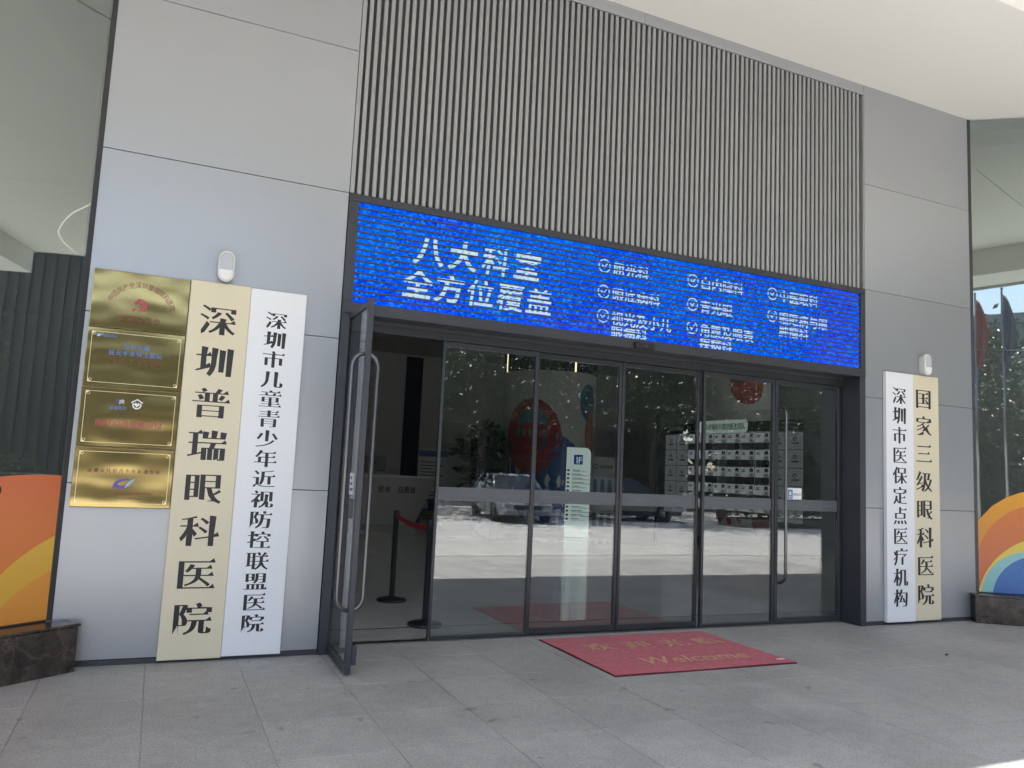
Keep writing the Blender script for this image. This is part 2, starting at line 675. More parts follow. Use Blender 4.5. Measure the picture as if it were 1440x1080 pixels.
def granite_mat(name, base, speck, rand, joints=None):
    """flamed granite: fine light and dark grains, soft stains; joints=(x0,px,y0,py) draws far joints only"""
    m, n, l = new_mat(name)
    out = n.new('ShaderNodeOutputMaterial')
    p = n.new('ShaderNodeBsdfPrincipled')
    l.new(p.outputs[0], out.inputs[0])
    p.inputs['Roughness'].default_value = 0.62
    geo = n.new('ShaderNodeNewGeometry')

    def noise(sc, det, ro=0.6):
        k = n.new('ShaderNodeTexNoise')
        k.inputs['Scale'].default_value = sc
        k.inputs['Detail'].default_value = det
        k.inputs['Roughness'].default_value = ro
        l.new(geo.outputs['Position'], k.inputs['Vector'])
        return k.outputs[0]

    def rng(src, f0, f1, t0, t1):
        k = n.new('ShaderNodeMapRange')
        k.inputs['From Min'].default_value = f0; k.inputs['From Max'].default_value = f1
        k.inputs['To Min'].default_value = t0; k.inputs['To Max'].default_value = t1
        l.new(src, k.inputs[0])
        return k.outputs[0]

    def mul(a, b):
        k = n.new('ShaderNodeMath'); k.operation = 'MULTIPLY'
        l.new(a, k.inputs[0]); l.new(b, k.inputs[1])
        return k.outputs[0]
    grain = rng(noise(75, 3, 0.75), 0.3, 0.7, 1 - speck, 1 + speck)
    mid = rng(noise(9, 4, 0.7), 0.3, 0.7, 0.90, 1.10)
    stain = rng(noise(1.1, 5, 0.6), 0.3, 0.7, 0.84, 1.12)
    spot = rng(noise(5.5, 2, 0.5), 0.27, 0.31, 0.62, 1.0)
    v = mul(mul(grain, mid), mul(stain, spot))
    if rand:
        oi = n.new('ShaderNodeObjectInfo')
        v = mul(v, rng(oi.outputs['Random'], 0, 1, 1 - rand, 1 + rand))
    vm = n.new('ShaderNodeVectorMath'); vm.operation = 'SCALE'
    vm.inputs[0].default_value = base
    l.new(v, vm.inputs['Scale'])
    l.new(vm.outputs[0], p.inputs['Base Color'])
    l.new(rng(noise(2.2, 4), 0.3, 0.7, 0.45, 0.72), p.inputs['Roughness'])
    b = n.new('ShaderNodeBump')
    b.inputs['Strength'].default_value = 0.35
    b.inputs['Distance'].default_value = 0.002
    l.new(noise(120, 3, 0.7), b.inputs['Height'])
    l.new(b.outputs[0], p.inputs['Normal'])
    return m


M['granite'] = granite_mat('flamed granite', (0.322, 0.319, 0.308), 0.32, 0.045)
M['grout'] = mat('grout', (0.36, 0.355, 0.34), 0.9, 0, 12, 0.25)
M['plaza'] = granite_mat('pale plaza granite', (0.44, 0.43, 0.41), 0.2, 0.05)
M['asphalt'] = mat('asphalt', (0.05, 0.05, 0.052), 0.85, 0, 3, 0.2, 90, 0.4)
M['lobby_floor'] = mat('polished lobby stone', (0.55, 0.545, 0.53), 0.09, 0, 1.2, 0.08, 0, 0, 0.6)
M['lobby_wall'] = mat('lobby plaster', (0.70, 0.70, 0.70), 0.7, 0, 0.6, 0.03)
M['lobby_ceil'] = mat('lobby ceiling', (0.70, 0.69, 0.67), 0.8)
M['niche'] = mat('dark blue recess', (0.03, 0.035, 0.06), 0.5)
M['column'] = mat('column stone', (0.58, 0.565, 0.54), 0.6, 0, 1.0, 0.05)
M['desk'] = mat('white counter', (0.55, 0.55, 0.54), 0.4, 0, 2, 0.02)


def marble_mat():
    m, n, l = new_mat('dark emperador marble')
    out = n.new('ShaderNodeOutputMaterial')
    p = n.new('ShaderNodeBsdfPrincipled')
    l.new(p.outputs[0], out.inputs[0])
    p.inputs['Roughness'].default_value = 0.22
    geo = n.new('ShaderNodeNewGeometry')
    no = n.new('ShaderNodeTexNoise')
    no.inputs['Scale'].default_value = 5
    no.inputs['Detail'].default_value = 8
    no.inputs['Roughness'].default_value = 0.7
    no.inputs['Distortion'].default_value = 0.6
    l.new(geo.outputs['Position'], no.inputs['Vector'])
    mixv = n.new('ShaderNodeVectorMath'); mixv.operation = 'MULTIPLY_ADD'
    l.new(no.outputs['Color'], mixv.inputs[0])
    mixv.inputs[1].default_value = (0.35, 0.35, 0.35)
    l.new(geo.outputs['Position'], mixv.inputs[2])
    vo = n.new('ShaderNodeTexVoronoi')
    vo.feature = 'DISTANCE_TO_EDGE'
    vo.inputs['Scale'].default_value = 4.5
    l.new(mixv.outputs[0], vo.inputs['Vector'])
    r1 = n.new('ShaderNodeValToRGB')
    r1.color_ramp.elements[0].position = 0.0
    r1.color_ramp.elements[0].color = (0.075, 0.06, 0.05, 1)
    r1.color_ramp.elements[1].position = 0.035
    r1.color_ramp.elements[1].color = (0, 0, 0, 1)
    l.new(vo.outputs[0], r1.inputs[0])
    r2 = n.new('ShaderNodeValToRGB')
    r2.color_ramp.elements[0].position = 0.35
    r2.color_ramp.elements[0].color = (0.018, 0.014, 0.012, 1)
    r2.color_ramp.elements[1].position = 0.75
    r2.color_ramp.elements[1].color = (0.11, 0.085, 0.07, 1)
    l.new(no.outputs[0], r2.inputs[0])
    ad = n.new('ShaderNodeMix'); ad.data_type = 'RGBA'; ad.blend_type = 'ADD'
    ad.inputs[0].default_value = 0.8
    l.new(r2.outputs[0], ad.inputs[6])
    l.new(r1.outputs[0], ad.inputs[7])
    l.new(ad.outputs[2], p.inputs['Base Color'])
    return m


M['marble'] = marble_mat()


def led_mat(name, white=False):
    """lit screen: tiny cells of slightly different blue plus wide drifts of cyan and violet"""
    m, n, l = new_mat(name)
    out = n.new('ShaderNodeOutputMaterial')
    e = n.new('ShaderNodeEmission')
    l.new(e.outputs[0], out.inputs[0])
    geo = n.new('ShaderNodeNewGeometry')
    sn = n.new('ShaderNodeVectorMath'); sn.operation = 'SNAP'
    sn.inputs[1].default_value = (0.021, 1.0, 0.0175)
    l.new(geo.outputs['Position'], sn.inputs[0])
    wn = n.new('ShaderNodeTexWhiteNoise'); wn.noise_dimensions = '3D'
    l.new(sn.outputs[0], wn.inputs['Vector'])
    no = n.new('ShaderNodeTexNoise')
    no.inputs['Scale'].default_value = 0.75
    no.inputs['Detail'].default_value = 2
    l.new(geo.outputs['Position'], no.inputs['Vector'])
    r1 = n.new('ShaderNodeValToRGB')
    els = r1.color_ramp.elements
    if white:
        els[0].position = 0.0; els[0].color = (0.30, 0.62, 0.95, 1)
        els[1].position = 0.5; els[1].color = (0.72, 0.93, 1.0, 1)
    else:
        els[0].position = 0.05; els[0].color = (0.000, 0.030, 0.72, 1)
        els[1].position = 0.35; els[1].color = (0.000, 0.085, 1.0, 1)
        k = els.new(0.75); k.color = (0.000, 0.12, 1.0, 1)
        k = els.new(1.0); k.color = (0.02, 0.26, 1.0, 1)
    l.new(wn.outputs[0], r1.inputs[0])
    r2 = n.new('ShaderNodeValToRGB')
    els = r2.color_ramp.elements
    els[0].position = 0.33; els[0].color = (0.03, 0.0, 0.0, 1)
    els[1].position = 0.5; els[1].color = (0, 0, 0, 1)
    k = els.new(0.72); k.color = (0.0, 0.07, 0.0, 1)
    l.new(no.outputs[0], r2.inputs[0])
    ad = n.new('ShaderNodeMix'); ad.data_type = 'RGBA'; ad.blend_type = 'ADD'
    ad.inputs[0].default_value = 0.0 if white else 1.0
    l.new(r1.outputs[0], ad.inputs[6])
    l.new(r2.outputs[0], ad.inputs[7])
    l.new(ad.outputs[2], e.inputs[0])
    e.inputs[1].default_value = EM * (0.85 if white else 0.95)
    return m


M['led'] = led_mat('blue screen')
M['led_white'] = led_mat('white screen lettering', True)
M['refresh_band'] = mat('screen louver', (0.045, 0.045, 0.06), 0.6)  # dark tone of the refresh bands, shared with the screen back


def decal_mat(name, bg_lo, bg_hi, shapes):
    """vinyl print in the object's own x-z plane: a vertical two-tone ground and discs (cx, cz, r, colour a, colour b) painted in turn"""
    m, n, l = new_mat(name)
    out = n.new('ShaderNodeOutputMaterial')
    p = n.new('ShaderNodeBsdfPrincipled')
    p.inputs['Roughness'].default_value = 0.25
    l.new(p.outputs[0], out.inputs[0])
    tc = n.new('ShaderNodeTexCoord')
    sp = n.new('ShaderNodeSeparateXYZ')
    l.new(tc.outputs['Object'], sp.inputs[0])

    def grad(z0, z1, ca, cb):
        mr = n.new('ShaderNodeMapRange')
        mr.inputs['From Min'].default_value = z0; mr.inputs['From Max'].default_value = z1
        l.new(sp.outputs[2], mr.inputs[0])
        k = n.new('ShaderNodeMix'); k.data_type = 'RGBA'
        l.new(mr.outputs[0], k.inputs[0])
        k.inputs[6].default_value = (*ca, 1); k.inputs[7].default_value = (*cb, 1)
        return k.outputs[2]
    cur = grad(0.35, 1.4, bg_lo, bg_hi)
    for cx, cz, r, ca, cb in shapes:
        cb_ = n.new('ShaderNodeCombineXYZ')
        l.new(sp.outputs[0], cb_.inputs[0]); l.new(sp.outputs[2], cb_.inputs[2])
        ds = n.new('ShaderNodeVectorMath'); ds.operation = 'DISTANCE'
        l.new(cb_.outputs[0], ds.inputs[0])
        ds.inputs[1].default_value = (cx, 0, cz)
        lt = n.new('ShaderNodeMath'); lt.operation = 'LESS_THAN'
        l.new(ds.outputs['Value'], lt.inputs[0]); lt.inputs[1].default_value = r
        k = n.new('ShaderNodeMix'); k.data_type = 'RGBA'
        l.new(lt.outputs[0], k.inputs[0])
        l.new(cur, k.inputs[6])
        l.new(grad(cz - r, cz + r, ca, cb), k.inputs[7])
        cur = k.outputs[2]
    l.new(cur, p.inputs['Base Color'])
    return m


# ================================================================== SETTING
# ---- ground under everything
g = MB().box(-400, 400, -400, 400, -0.30, -0.06)
tag(g.build('ground', M['asphalt']), kind='structure')
# sunlit plaza sheet and the paving under the canopy
g = MB().box(-14, 40, -24.2, 0.25, -0.055, -0.018)
tag(g.build('plaza_bed', M['grout']), kind='structure')

pav = MB().box(-14.0, 34.0, -6.20, 0.20, -0.018, -0.006).build('pavement', M['grout'])
tag(pav, kind='structure')
TX0, TPX, TPY = 0.13, 0.6465, 0.665
TY = [0.23, -0.27] + [-0.27 - TPY * k for k in range(1, 9)]
tile_me = {}
for j in range(len(TY) - 1):
    y1, y0 = TY[j], TY[j + 1]
    for i in range(-5, 18):
        x0 = TX0 + TPX * i
        xa, xb = x0 + 0.002, x0 + TPX - 0.002
        key = round(y1 - y0, 3)
        if key not in tile_me:
            hx, hy = (TPX - 0.004) / 2, (y1 - y0 - 0.004) / 2
            t = MB()
            b = 0.0025
            vs = []
            for z, q in ((-0.005, 0), (-0.001, 0), (0.0, b)):
                vs += [(-hx + q, -hy + q, z), (hx - q, -hy + q, z), (hx - q, hy - q, z), (-hx + q, hy - q, z)]
            fs = [(8, 9, 10, 11)]
            for a in (0, 4):
                fs += [(a + k, a + (k + 1) % 4, a + 4 + (k + 1) % 4, a + 4 + k) for k in range(4)]
            t.add(vs, fs)
            tile_me[key] = t.mesh('paving_tile', M['granite'])
        o = link('paving_tile', tile_me[key], pav, ((xa + xb) / 2, (y0 + y1) / 2, -0.0012 * rnd.random()),
                 (rnd.uniform(-0.0012, 0.0012), rnd.uniform(-0.0012, 0.0012), 0))
# pale plaza slabs in the sun, seen only mirrored in the glass
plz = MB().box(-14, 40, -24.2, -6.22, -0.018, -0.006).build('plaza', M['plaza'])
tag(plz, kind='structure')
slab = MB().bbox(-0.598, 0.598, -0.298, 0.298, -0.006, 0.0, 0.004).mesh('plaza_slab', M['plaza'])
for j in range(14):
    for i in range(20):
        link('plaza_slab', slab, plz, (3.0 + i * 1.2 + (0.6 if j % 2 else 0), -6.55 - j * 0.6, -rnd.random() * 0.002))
# road and kerb beyond the plaza
tag(MB().box(-120, 120, -38, -24.25, -0.06, -0.050).build('road', M['asphalt']), kind='structure')
kerb = MB().bbox(-40, 60, -24.4, -24.2, -0.06, 0.02, 0.01).build('kerb', M['plaza'])
tag(kerb, kind='structure')

# ---- lobby shell
lf = MB().box(-9, 19, 0.92, 24, -0.05, 0.0).build('lobby_floor', M['lobby_floor'])
tag(lf, kind='structure')
tag(MB().box(1.2, 7.7, 0.232, 0.90, -0.05, -0.001).build('threshold', M['granite']), kind='structure')
tag(MB().box(1.2, 7.7, 0.90, 0.92, -0.05, 0.001).build('threshold_strip', M['black']), kind='structure')
lw = MB().box(-9, 19, 24, 24.2, 0, 6.1).build('lobby_wall_back', M['lobby_wall'])
tag(lw, kind='structure')
tag(MB().box(-9.2, -9, -6, 24.2, 0, 6.1).build('lobby_wall_left', M['lobby_wall']), kind='structure')
tag(MB().box(19, 19.2, -6, 24.2, 0, 6.1).build('lobby_wall_right', M['lobby_wall']), kind='structure')
lc = MB().add([(-9.2, 24.2, 6.1), (19.2, 24.2, 6.1), (19.2, -6, 6.1), (16.0, -5.0, 6.1), (9.4, 0.12, 6.1), (-0.5, 0.12, 6.1), (-7.5, -5.2, 6.1), (-9.2, -6, 6.1),
               (-9.2, 24.2, 6.3), (19.2, 24.2, 6.3), (19.2, -6, 6.3), (16.0, -5.0, 6.3), (9.4, 0.12, 6.3), (-0.5, 0.12, 6.3), (-7.5, -5.2, 6.3), (-9.2, -6, 6.3)],
              [(0, 1, 2, 3, 4, 5, 6, 7), (15, 14, 13, 12, 11, 10, 9, 8)] + [(i, i + 8, (i + 1) % 8 + 8, (i + 1) % 8) for i in range(8)]).build('lobby_ceiling', M['lobby_ceil'])
tag(lc, kind='structure')
for x0, x1 in ((5.6, 6.35), (9.0, 9.7), (13.6, 14.3), (2.2, 2.9)):
    MB().box(x0, x1, 23.96, 23.998, 0, 6.0).build('wall_recess', M['niche'], lw)
# inner wing floors, at plinth height
tag(MB().add([(-0.6, 0.13, 0.0), (-0.6, 0.9, 0.0), (-9, 0.9, 0.0), (-9, -6, 0.0), (-8.0, -5.6, 0.0)], [(0, 1, 2, 3, 4)]).build('lobby_floor_left', M['lobby_floor']), kind='structure')
tag(MB().add([(9.5, 0.13, 0.0), (17, -5.4, 0.0), (19, -5.4, 0.0), (19, 0.9, 0.0), (9.5, 0.9, 0.0)], [(0, 1, 2, 3, 4)]).build('lobby_floor_right', M['lobby_floor']), kind='structure')

# ================================================================== FACADE
TOPZ = 6.43
JZ = [0.045, 1.321, 2.603, 3.884, 5.180, TOPZ]


def wall(x0, x1, label):
    t = thing('facade_wall', label, 'wall', ((x0 + x1) / 2, 0, 0))
    cx = (x0 + x1) / 2
    MB().box(x0 - cx, x1 - cx, 0.022, 0.12, 0.0, TOPZ - 0.004).build('backing', M['panel_edge'], t)
    for k in range(len(JZ) - 1):
        z0 = JZ[k] + (0.0025 if k else 0)
        MB().bbox(x0 - cx + 0.002, x1 - cx - 0.002, 0.0, 0.021, z0, JZ[k + 1] - 0.0025, 0.002).build('panel', M['panel'], t)
    MB().bbox(x0 - cx, x1 - cx, 0.006, 0.0215, 0.0, 0.041, 0.002).build('kick_plate', M['kick'], t)
    return t


wall(-0.511, 1.395, 'pale grey metal panel wall carrying the brass plaques and tall boards')
wall(7.535, 9.409, 'narrow grey metal panel wall at the right end with two boards')
# head panel over the slats
hp = thing('head_panel', 'thin grey metal strip between the slats and the white canopy', 'panel', (4.46, 0, 6.3))
for a, b in ((1.398, 4.36), (4.364, 7.531)):
    MB().bbox(a - 4.46, b - 4.46, 0.0, 0.03, 0.004, 0.126, 0.002).build('panel', M['panel'], hp)

# ---- slat screen
ss = thing('slat_screen', 'screen of upright grey metal slats above the blue display', 'screen', (4.465, 0, 3.89))
MB().box(-3.066, 3.066, 0.080, 0.12, 0.0, 2.53).build('backing', M['slat_back'], ss)
MB().bbox(-3.066, -3.028, 0.002, 0.079, 0.0, 2.408, 0.002).build('edge_post', M['slat'], ss)
MB().bbox(3.050, 3.066, 0.002, 0.079, 0.0, 2.408, 0.002).build('edge_post', M['slat'], ss)
pit = 0.0655
sm = MB().bbox(-0.018, 0.018, 0.006, 0.026, 0.0, 2.408, 0.004).mesh('slat', M['slat'])
k = 0
x = -2.985
while x < 3.04:
    link('slat', sm, ss, (x + rnd.uniform(-0.0012, 0.0012), rnd.uniform(-0.002, 0.001), -rnd.random() * 0.004), (0, rnd.uniform(-0.0006, 0.0006), rnd.uniform(-0.02, 0.02)))
    x += pit

# ---- LED sign
ls = thing('led_sign', 'wide blue LED display with white lettering above the glass doors', 'LED sign', (4.47, 0, 2.83))
cx, cz = 4.47, 2.83
LX0, LX1, LZ0, LZ1 = 1.486, 7.456, 2.932, 3.818


def L_(mb, x0, x1, y0, y1, z0, z1, b=0.002):
    return mb.bbox(x0 - cx, x1 - cx, y0, y1, z0 - cz, z1 - cz, b)


L_(MB(), 1.398, 7.532, -0.012, 0.20, LZ1 + 0.001, 3.883).build('frame_top', M['frame'], ls)
L_(MB(), 1.398, 7.532, -0.012, 0.20, 2.832, LZ0 - 0.001).build('frame_bottom', M['frame'], ls)
L_(MB(), 1.398, LX0 - 0.001, -0.011, 0.20, LZ0, LZ1).build('frame_side', M['frame'], ls)
L_(MB(), LX1 + 0.001, 7.532, -0.011, 0.20, LZ0, LZ1).build('frame_side', M['frame'], ls)
scr = MB().box(LX0 - cx, LX1 - cx, 0.020, 0.10, LZ0 - cz, LZ1 - cz).build('screen_back', M['refresh_band'], ls)
NR = 17
rh = (LZ1 - LZ0) / NR
row = MB().box(LX0 - cx + 0.004, LX1 - cx - 0.004, 0.012, 0.019, 0.0, rh * 0.985).mesh('pixel_row', M['led'])
band_me = MB().box(LX0 - cx + 0.002, LX1 - cx - 0.002, -0.004, 0.0115, 0.0, rh * 0.25).mesh('refresh_band', M['refresh_band'])  # dark refresh bands of the lit picture, added as solid bars
for k in range(NR):
    link('pixel_row', row, scr, (0, 0, LZ0 - cz + k * rh))
    if k:
        link('refresh_band', band_me, scr, (0, 0, LZ0 - cz + k * rh - rh * 0.14))
YL = 0.0075


def ltext(s, x0, zc, em, style='bold', h=None, pitch=None):
    lettering('lettering', scr, s, M['led_white'], x0 - cx, YL, zc - cz, em, h or em, pitch, style, anchor='l')


lettering('lettering', scr, '八大科室', M['led_white'], 2.632 - cx, YL, 3.492 - cz, 0.285, 0.285, 0.325, 'heavy', shear=0.10)
lettering('lettering', scr, '全方位覆盖', M['led_white'], 2.655 - cx, YL, 3.172 - cz, 0.285, 0.275, 0.302, 'heavy', shear=0.10)
ITEMS = [(3.975, 3.628, '屈光科', ''), (5.055, 3.632, '白内障科', ''), (6.135, 3.640, '中医眼科', ''),
         (3.975, 3.366, '眼底病科', ''), (5.055, 3.380, '青光眼', ''), (6.135, 3.392, '眼眶病与眼', '肿瘤科'),
         (3.975, 3.124, '视光及小儿', '眼病科'), (5.055, 3.134, '角膜及眼表', '疾病科')]
for ix, iz, a, b in ITEMS:
    mb = MB()
    ring_flat(mb, ix - cx, iz - cz, 0.058, 0.070, YL, 24)
    ck = [(-0.034, 0.004), (-0.006, -0.030), (0.040, 0.026), (0.030, 0.034), (-0.006, -0.010), (-0.024, 0.014)]
    flat_poly(mb, [(ix - cx + q[0], iz - cz + q[1]) for q in ck], YL)
    mb.build('tick_mark', M['led_white'], scr)
    ltext(a, ix + 0.095, iz - 0.01, 0.145)
    if b:
        ltext(b, ix + 0.095, iz - 0.15, 0.145)
# motion sensor under the display
ms = thing('motion_sensor', 'small black door motion sensor under the blue display', 'sensor', (4.45, -0.004, 2.862))
MB().bbox(-0.115, 0.115, -0.045, -0.0085, -0.032, 0.032, 0.008).build('housing', M['black'], ms)
MB().bbox(-0.02, 0.02, -0.052, -0.0455, -0.012, 0.014, 0.003).build('lens', M['frame_lt'], ms)

# ---- door surround
df = thing('door_frame', 'dark grey metal surround of the recessed entrance doors', 'door frame', (4.46, 0.1, 0))
dx = 4.46


def D_(mb, x0, x1, y0, y1, z0, z1, b=0.002):
    return mb.bbox(x0 - dx, x1 - dx, y0 - 0.1, y1 - 0.1, z0, z1, b)


D_(MB(), 1.400, 1.476, -0.010, 0.36, 0.0, 2.83).build('jamb', M['frame'], df)
D_(MB(), 7.442, 7.530, -0.010, 0.36, 0.0, 2.83).build('jamb', M['frame'], df)
D_(MB(), 1.478, 7.440, 0.245, 0.40, 2.735, 2.93).build('header', M['frame_lt'], df)
D_(MB(), 1.478, 7.440, 0.215, 0.243, 2.80, 2.93).build('track_cover', M['frame'], df)
D_(MB(), 1.478, 7.440, 0.205, 0.245, 2.93, 6.2, 0.002).build('wall_above', M['black'], df)
MB().box(1.478 - dx, 7.440 - dx, 0.16, 0.26, 0.0, 0.010).build('floor_track', M['steel'], df)

BX = [1.476, 2.42, 3.42, 4.42, 5.42, 6.43, 7.44]


def door_panel(name, label, cat, x0, x1, y, sl=0.032, sr=0.032, rb=0.05, ztop=2.735, group=None, band=True, fm=None):
    fm = fm or M['frame_lt']
    t = thing(name, label, cat, (x0, y, 0.012), 0, group)
    w = x1 - x0
    th = 0.022
    zt = ztop - 0.014
    MB().bbox(0.002, sl, -th, th, 0.0, zt, 0.003).build('stile', fm, t)
    MB().bbox(w - sr, w - 0.002, -th, th, 0.0, zt, 0.003).build('stile', fm, t)
    MB().bbox(sl + 0.0005, w - sr - 0.0005, -th + 0.001, th - 0.001, 0.0, rb, 0.003).build('rail', fm, t)
    MB().bbox(sl + 0.0005, w - sr - 0.0005, -th + 0.001, th - 0.001, zt - 0.05, zt, 0.003).build('rail', fm, t)
    pane = MB().box(sl + 0.001, w - sr - 0.001, -0.006, 0.006, rb + 0.001, zt - 0.051).build('pane', M['glass'], t)
    if band:
        bnd = MB().box(sl + 0.004, w - sr - 0.004, -0.0085, -0.0065, 1.243, 1.368).build('frosted_band', M['frost'], pane)
        for q in (0.28, 0.74):
            mb = MB()
            ring_flat(mb, w * q - 0.14, 1.305, 0.012, 0.022, -0.0092, 14)
            for i in range(7):
                flat_poly(mb, [(w * q - 0.10 + i * 0.034, 1.292), (w * q - 0.075 + i * 0.034, 1.292), (w * q - 0.075 + i * 0.034, 1.317), (w * q - 0.10 + i * 0.034, 1.317)], -0.0092)
            mb.build('printed_mark', M['frost_ink'], pane)
    return t


def frost_mat():
    m, n, l = new_mat('frosted film')
    out = n.new('ShaderNodeOutputMaterial')
    tr = n.new('ShaderNodeBsdfTransparent'); tr.inputs[0].default_value = (0.6, 0.62, 0.62, 1)
    p = n.new('ShaderNodeBsdfPrincipled')
    p.inputs['Base Color'].default_value = (0.15, 0.16, 0.165, 1)
    p.inputs['Roughness'].default_value = 0.5
    mx = n.new('ShaderNodeMixShader'); mx.inputs[0].default_value = 0.72
    l.new(tr.outputs[0], mx.inputs[1]); l.new(p.outputs[0], mx.inputs[2]); l.new(mx.outputs[0], out.inputs[0])
    return m


M['frost'] = frost_mat()
M['frost_ink'] = mat('frost print', (0.11, 0.12, 0.15), 0.6)

door_panel('fixed_glass_panel', 'fixed glass panel beside the open door, leftmost of the closed glass', 'glass panel', BX[1], BX[2], 0.285, rb=0.03)
door_panel('sliding_door', 'left glass sliding door leaf behind the left end of the red mat', 'sliding door', BX[2] + 0.003, BX[3] - 0.002, 0.335, rb=0.055)
door_panel('sliding_door', 'right glass sliding door leaf behind the middle of the red mat', 'sliding door', BX[3] + 0.002, BX[4] - 0.003, 0.335, rb=0.055)
door_panel('fixed_glass_panel', 'fixed glass panel left of the closed door with the tall handle', 'glass panel', BX[4] + 0.006, BX[5] - 0.003, 0.285, rb=0.03)


def stadium(cx_, z0, z1, yh, n=9, r=None):
    """closed pull-handle loop that passes round both faces of the leaf (loop lies in the local y-z plane)"""
    r = r or yh
    pts = []
    for i in range(n + 1):
        a = math.pi * i / n
        pts.append((cx_, r * math.cos(a), z1 - r + r * math.sin(a)))
    for i in range(n + 1):
        a = math.pi + math.pi * i / n
        pts.append((cx_, r * math.cos(a), z0 + r + r * math.sin(a)))
    return pts


cdoor = door_panel('hinged_door', 'closed glass swing door with tall steel loop handle and white sticker', 'door', BX[5] + 0.003, BX[6] - 0.002, 0.285, 0.045, 0.05, 0.06)
MB().tube(stadium(0.085, 0.44, 2.40, 0.10), 0.017, 12, closed=True).build('pull_handle', M['pull'], cdoor)
st = MB().bbox(0.19, 0.405, -0.0085, -0.0065, 1.355, 1.497, 0.001).build('sticker', M['white'], cdoor)
mb = MB(); flat_poly(mb, [(0.20, 1.375), (0.27, 1.375), (0.27, 1.478), (0.20, 1.478)], -0.0092)
mb.build('sticker_icon', M['ink_blue'], st)
lettering('lettering', st, '医院出口', M['ink_grey'], 0.338, -0.0092, 1.427, 0.03, 0.034, style='bold')
mb = MB()
flat_poly(mb, [(0.215, 1.39), (0.255, 1.39), (0.255, 1.40), (0.215, 1.40)], -0.0098)
flat_poly(mb, [(0.22, 1.415), (0.25, 1.415), (0.25, 1.455), (0.22, 1.455)], -0.0098)
mb.build('icon_figure', M['white'], st)

od = door_panel('hinged_door', 'glass swing door standing open towards the street with a tall loop handle', 'door', 1.490, 2.425, 0.235, 0.052, 0.052, 0.06, 2.83, band=False, fm=M['frame'])
od.rotation_euler = (0, 0, -math.pi / 2)
MB().tube(stadium(0.845, 0.44, 2.40, 0.10), 0.017, 12, closed=True).build('pull_handle', M['pull'], od)
for s in (-1, 1):
    stk = MB().bbox(0.62, 0.76, s * 0.0078 - 0.001, s * 0.0078 + 0.001, 1.30, 1.47, 0.0005).build('sticker', M['white'], od)
mb = MB()
for q in range(3):
    flat_poly(mb, [(0.64, 1.33 + q * 0.045), (0.74 - 0.02 * q, 1.33 + q * 0.045), (0.74 - 0.02 * q, 1.352 + q * 0.045), (0.64, 1.352 + q * 0.045)], -0.0094)
mb.build('sticker_print', M['ink_blue'], od)
MB().bbox(0.66, 0.78, -0.0085, -0.0065, 1.12, 1.27, 0.001).build('frosted_patch', M['frost'], od)
MB().bbox(0.80, 0.93, 0.024, 0.06, 0.06, 0.20, 0.004).build('floor_bolt', M['frame'], od)

# ---- canopy
cn = thing('canopy', 'white entrance canopy over the whole doorway', 'canopy', (3, -4, 6.4))


def C_(mb, x0, x1, y0, y1, z0, z1, b=0.004):
    return mb.bbox(x0 - 3, x1 - 3, y0 + 4, y1 + 4, z0 - 6.4, z1 - 6.4, b)


C_(MB(), -14, 20, -1.84, 0.35, TOPZ, 7.3).build('inner_soffit', M['soffit'], cn)
for a, b in ((-14, -5.003), (-4.997, 1.897), (1.903, 8.797), (8.809, 14.5)):
    C_(MB(), a, b, -6.72, -1.842, 6.565, 7.3).build('outer_soffit', M['soffit'], cn)
C_(MB(), -14, 14.5, -6.7, -1.86, 6.585, 7.2).build('joint_backing', M['soffit_joint'], cn)
C_(MB(), -14, 14.5, -7.75, -6.722, 6.02, 7.3).build('edge_beam', M['soffit'], cn)
C_(MB(), -14, 14.5, -7.80, -7.752, 5.96, 7.4).build('fascia', M['panel'], cn)
pts = [(9.72, -3.68), (10.33, -4.17), (10.83, -4.55), (12.15, -5.27), (13.0, -5.52), (13.51, -5.59), (14.3, -5.66)]
spl = []
for i in range(len(pts) - 1):
    P0, P1, P2, P3 = (Vector(pts[max(0, i - 1)]), Vector(pts[i]), Vector(pts[i + 1]), Vector(pts[min(len(pts) - 1, i + 2)]))
    for k in range(6):
        u = k / 6
        spl.append(0.5 * ((2 * P1) + (P2 - P0) * u + (2 * P0 - 5 * P1 + 4 * P2 - P3) * u * u + (3 * P1 - P0 - 3 * P2 + P3) * u ** 3))
spl.append(Vector(pts[-1]))
MB().tube([(q[0] - 3, q[1] + 4, 6.553 - 6.4) for q in spl], 0.008, 8).build('light_strip', emit_mat('soffit light strip', (1.0, 0.95, 0.82), EM * 3.0), cn)

# ---- glazed wings
WA_R = math.atan2(-0.593, 0.805)
WA_L = math.atan2(-0.61, -0.79)


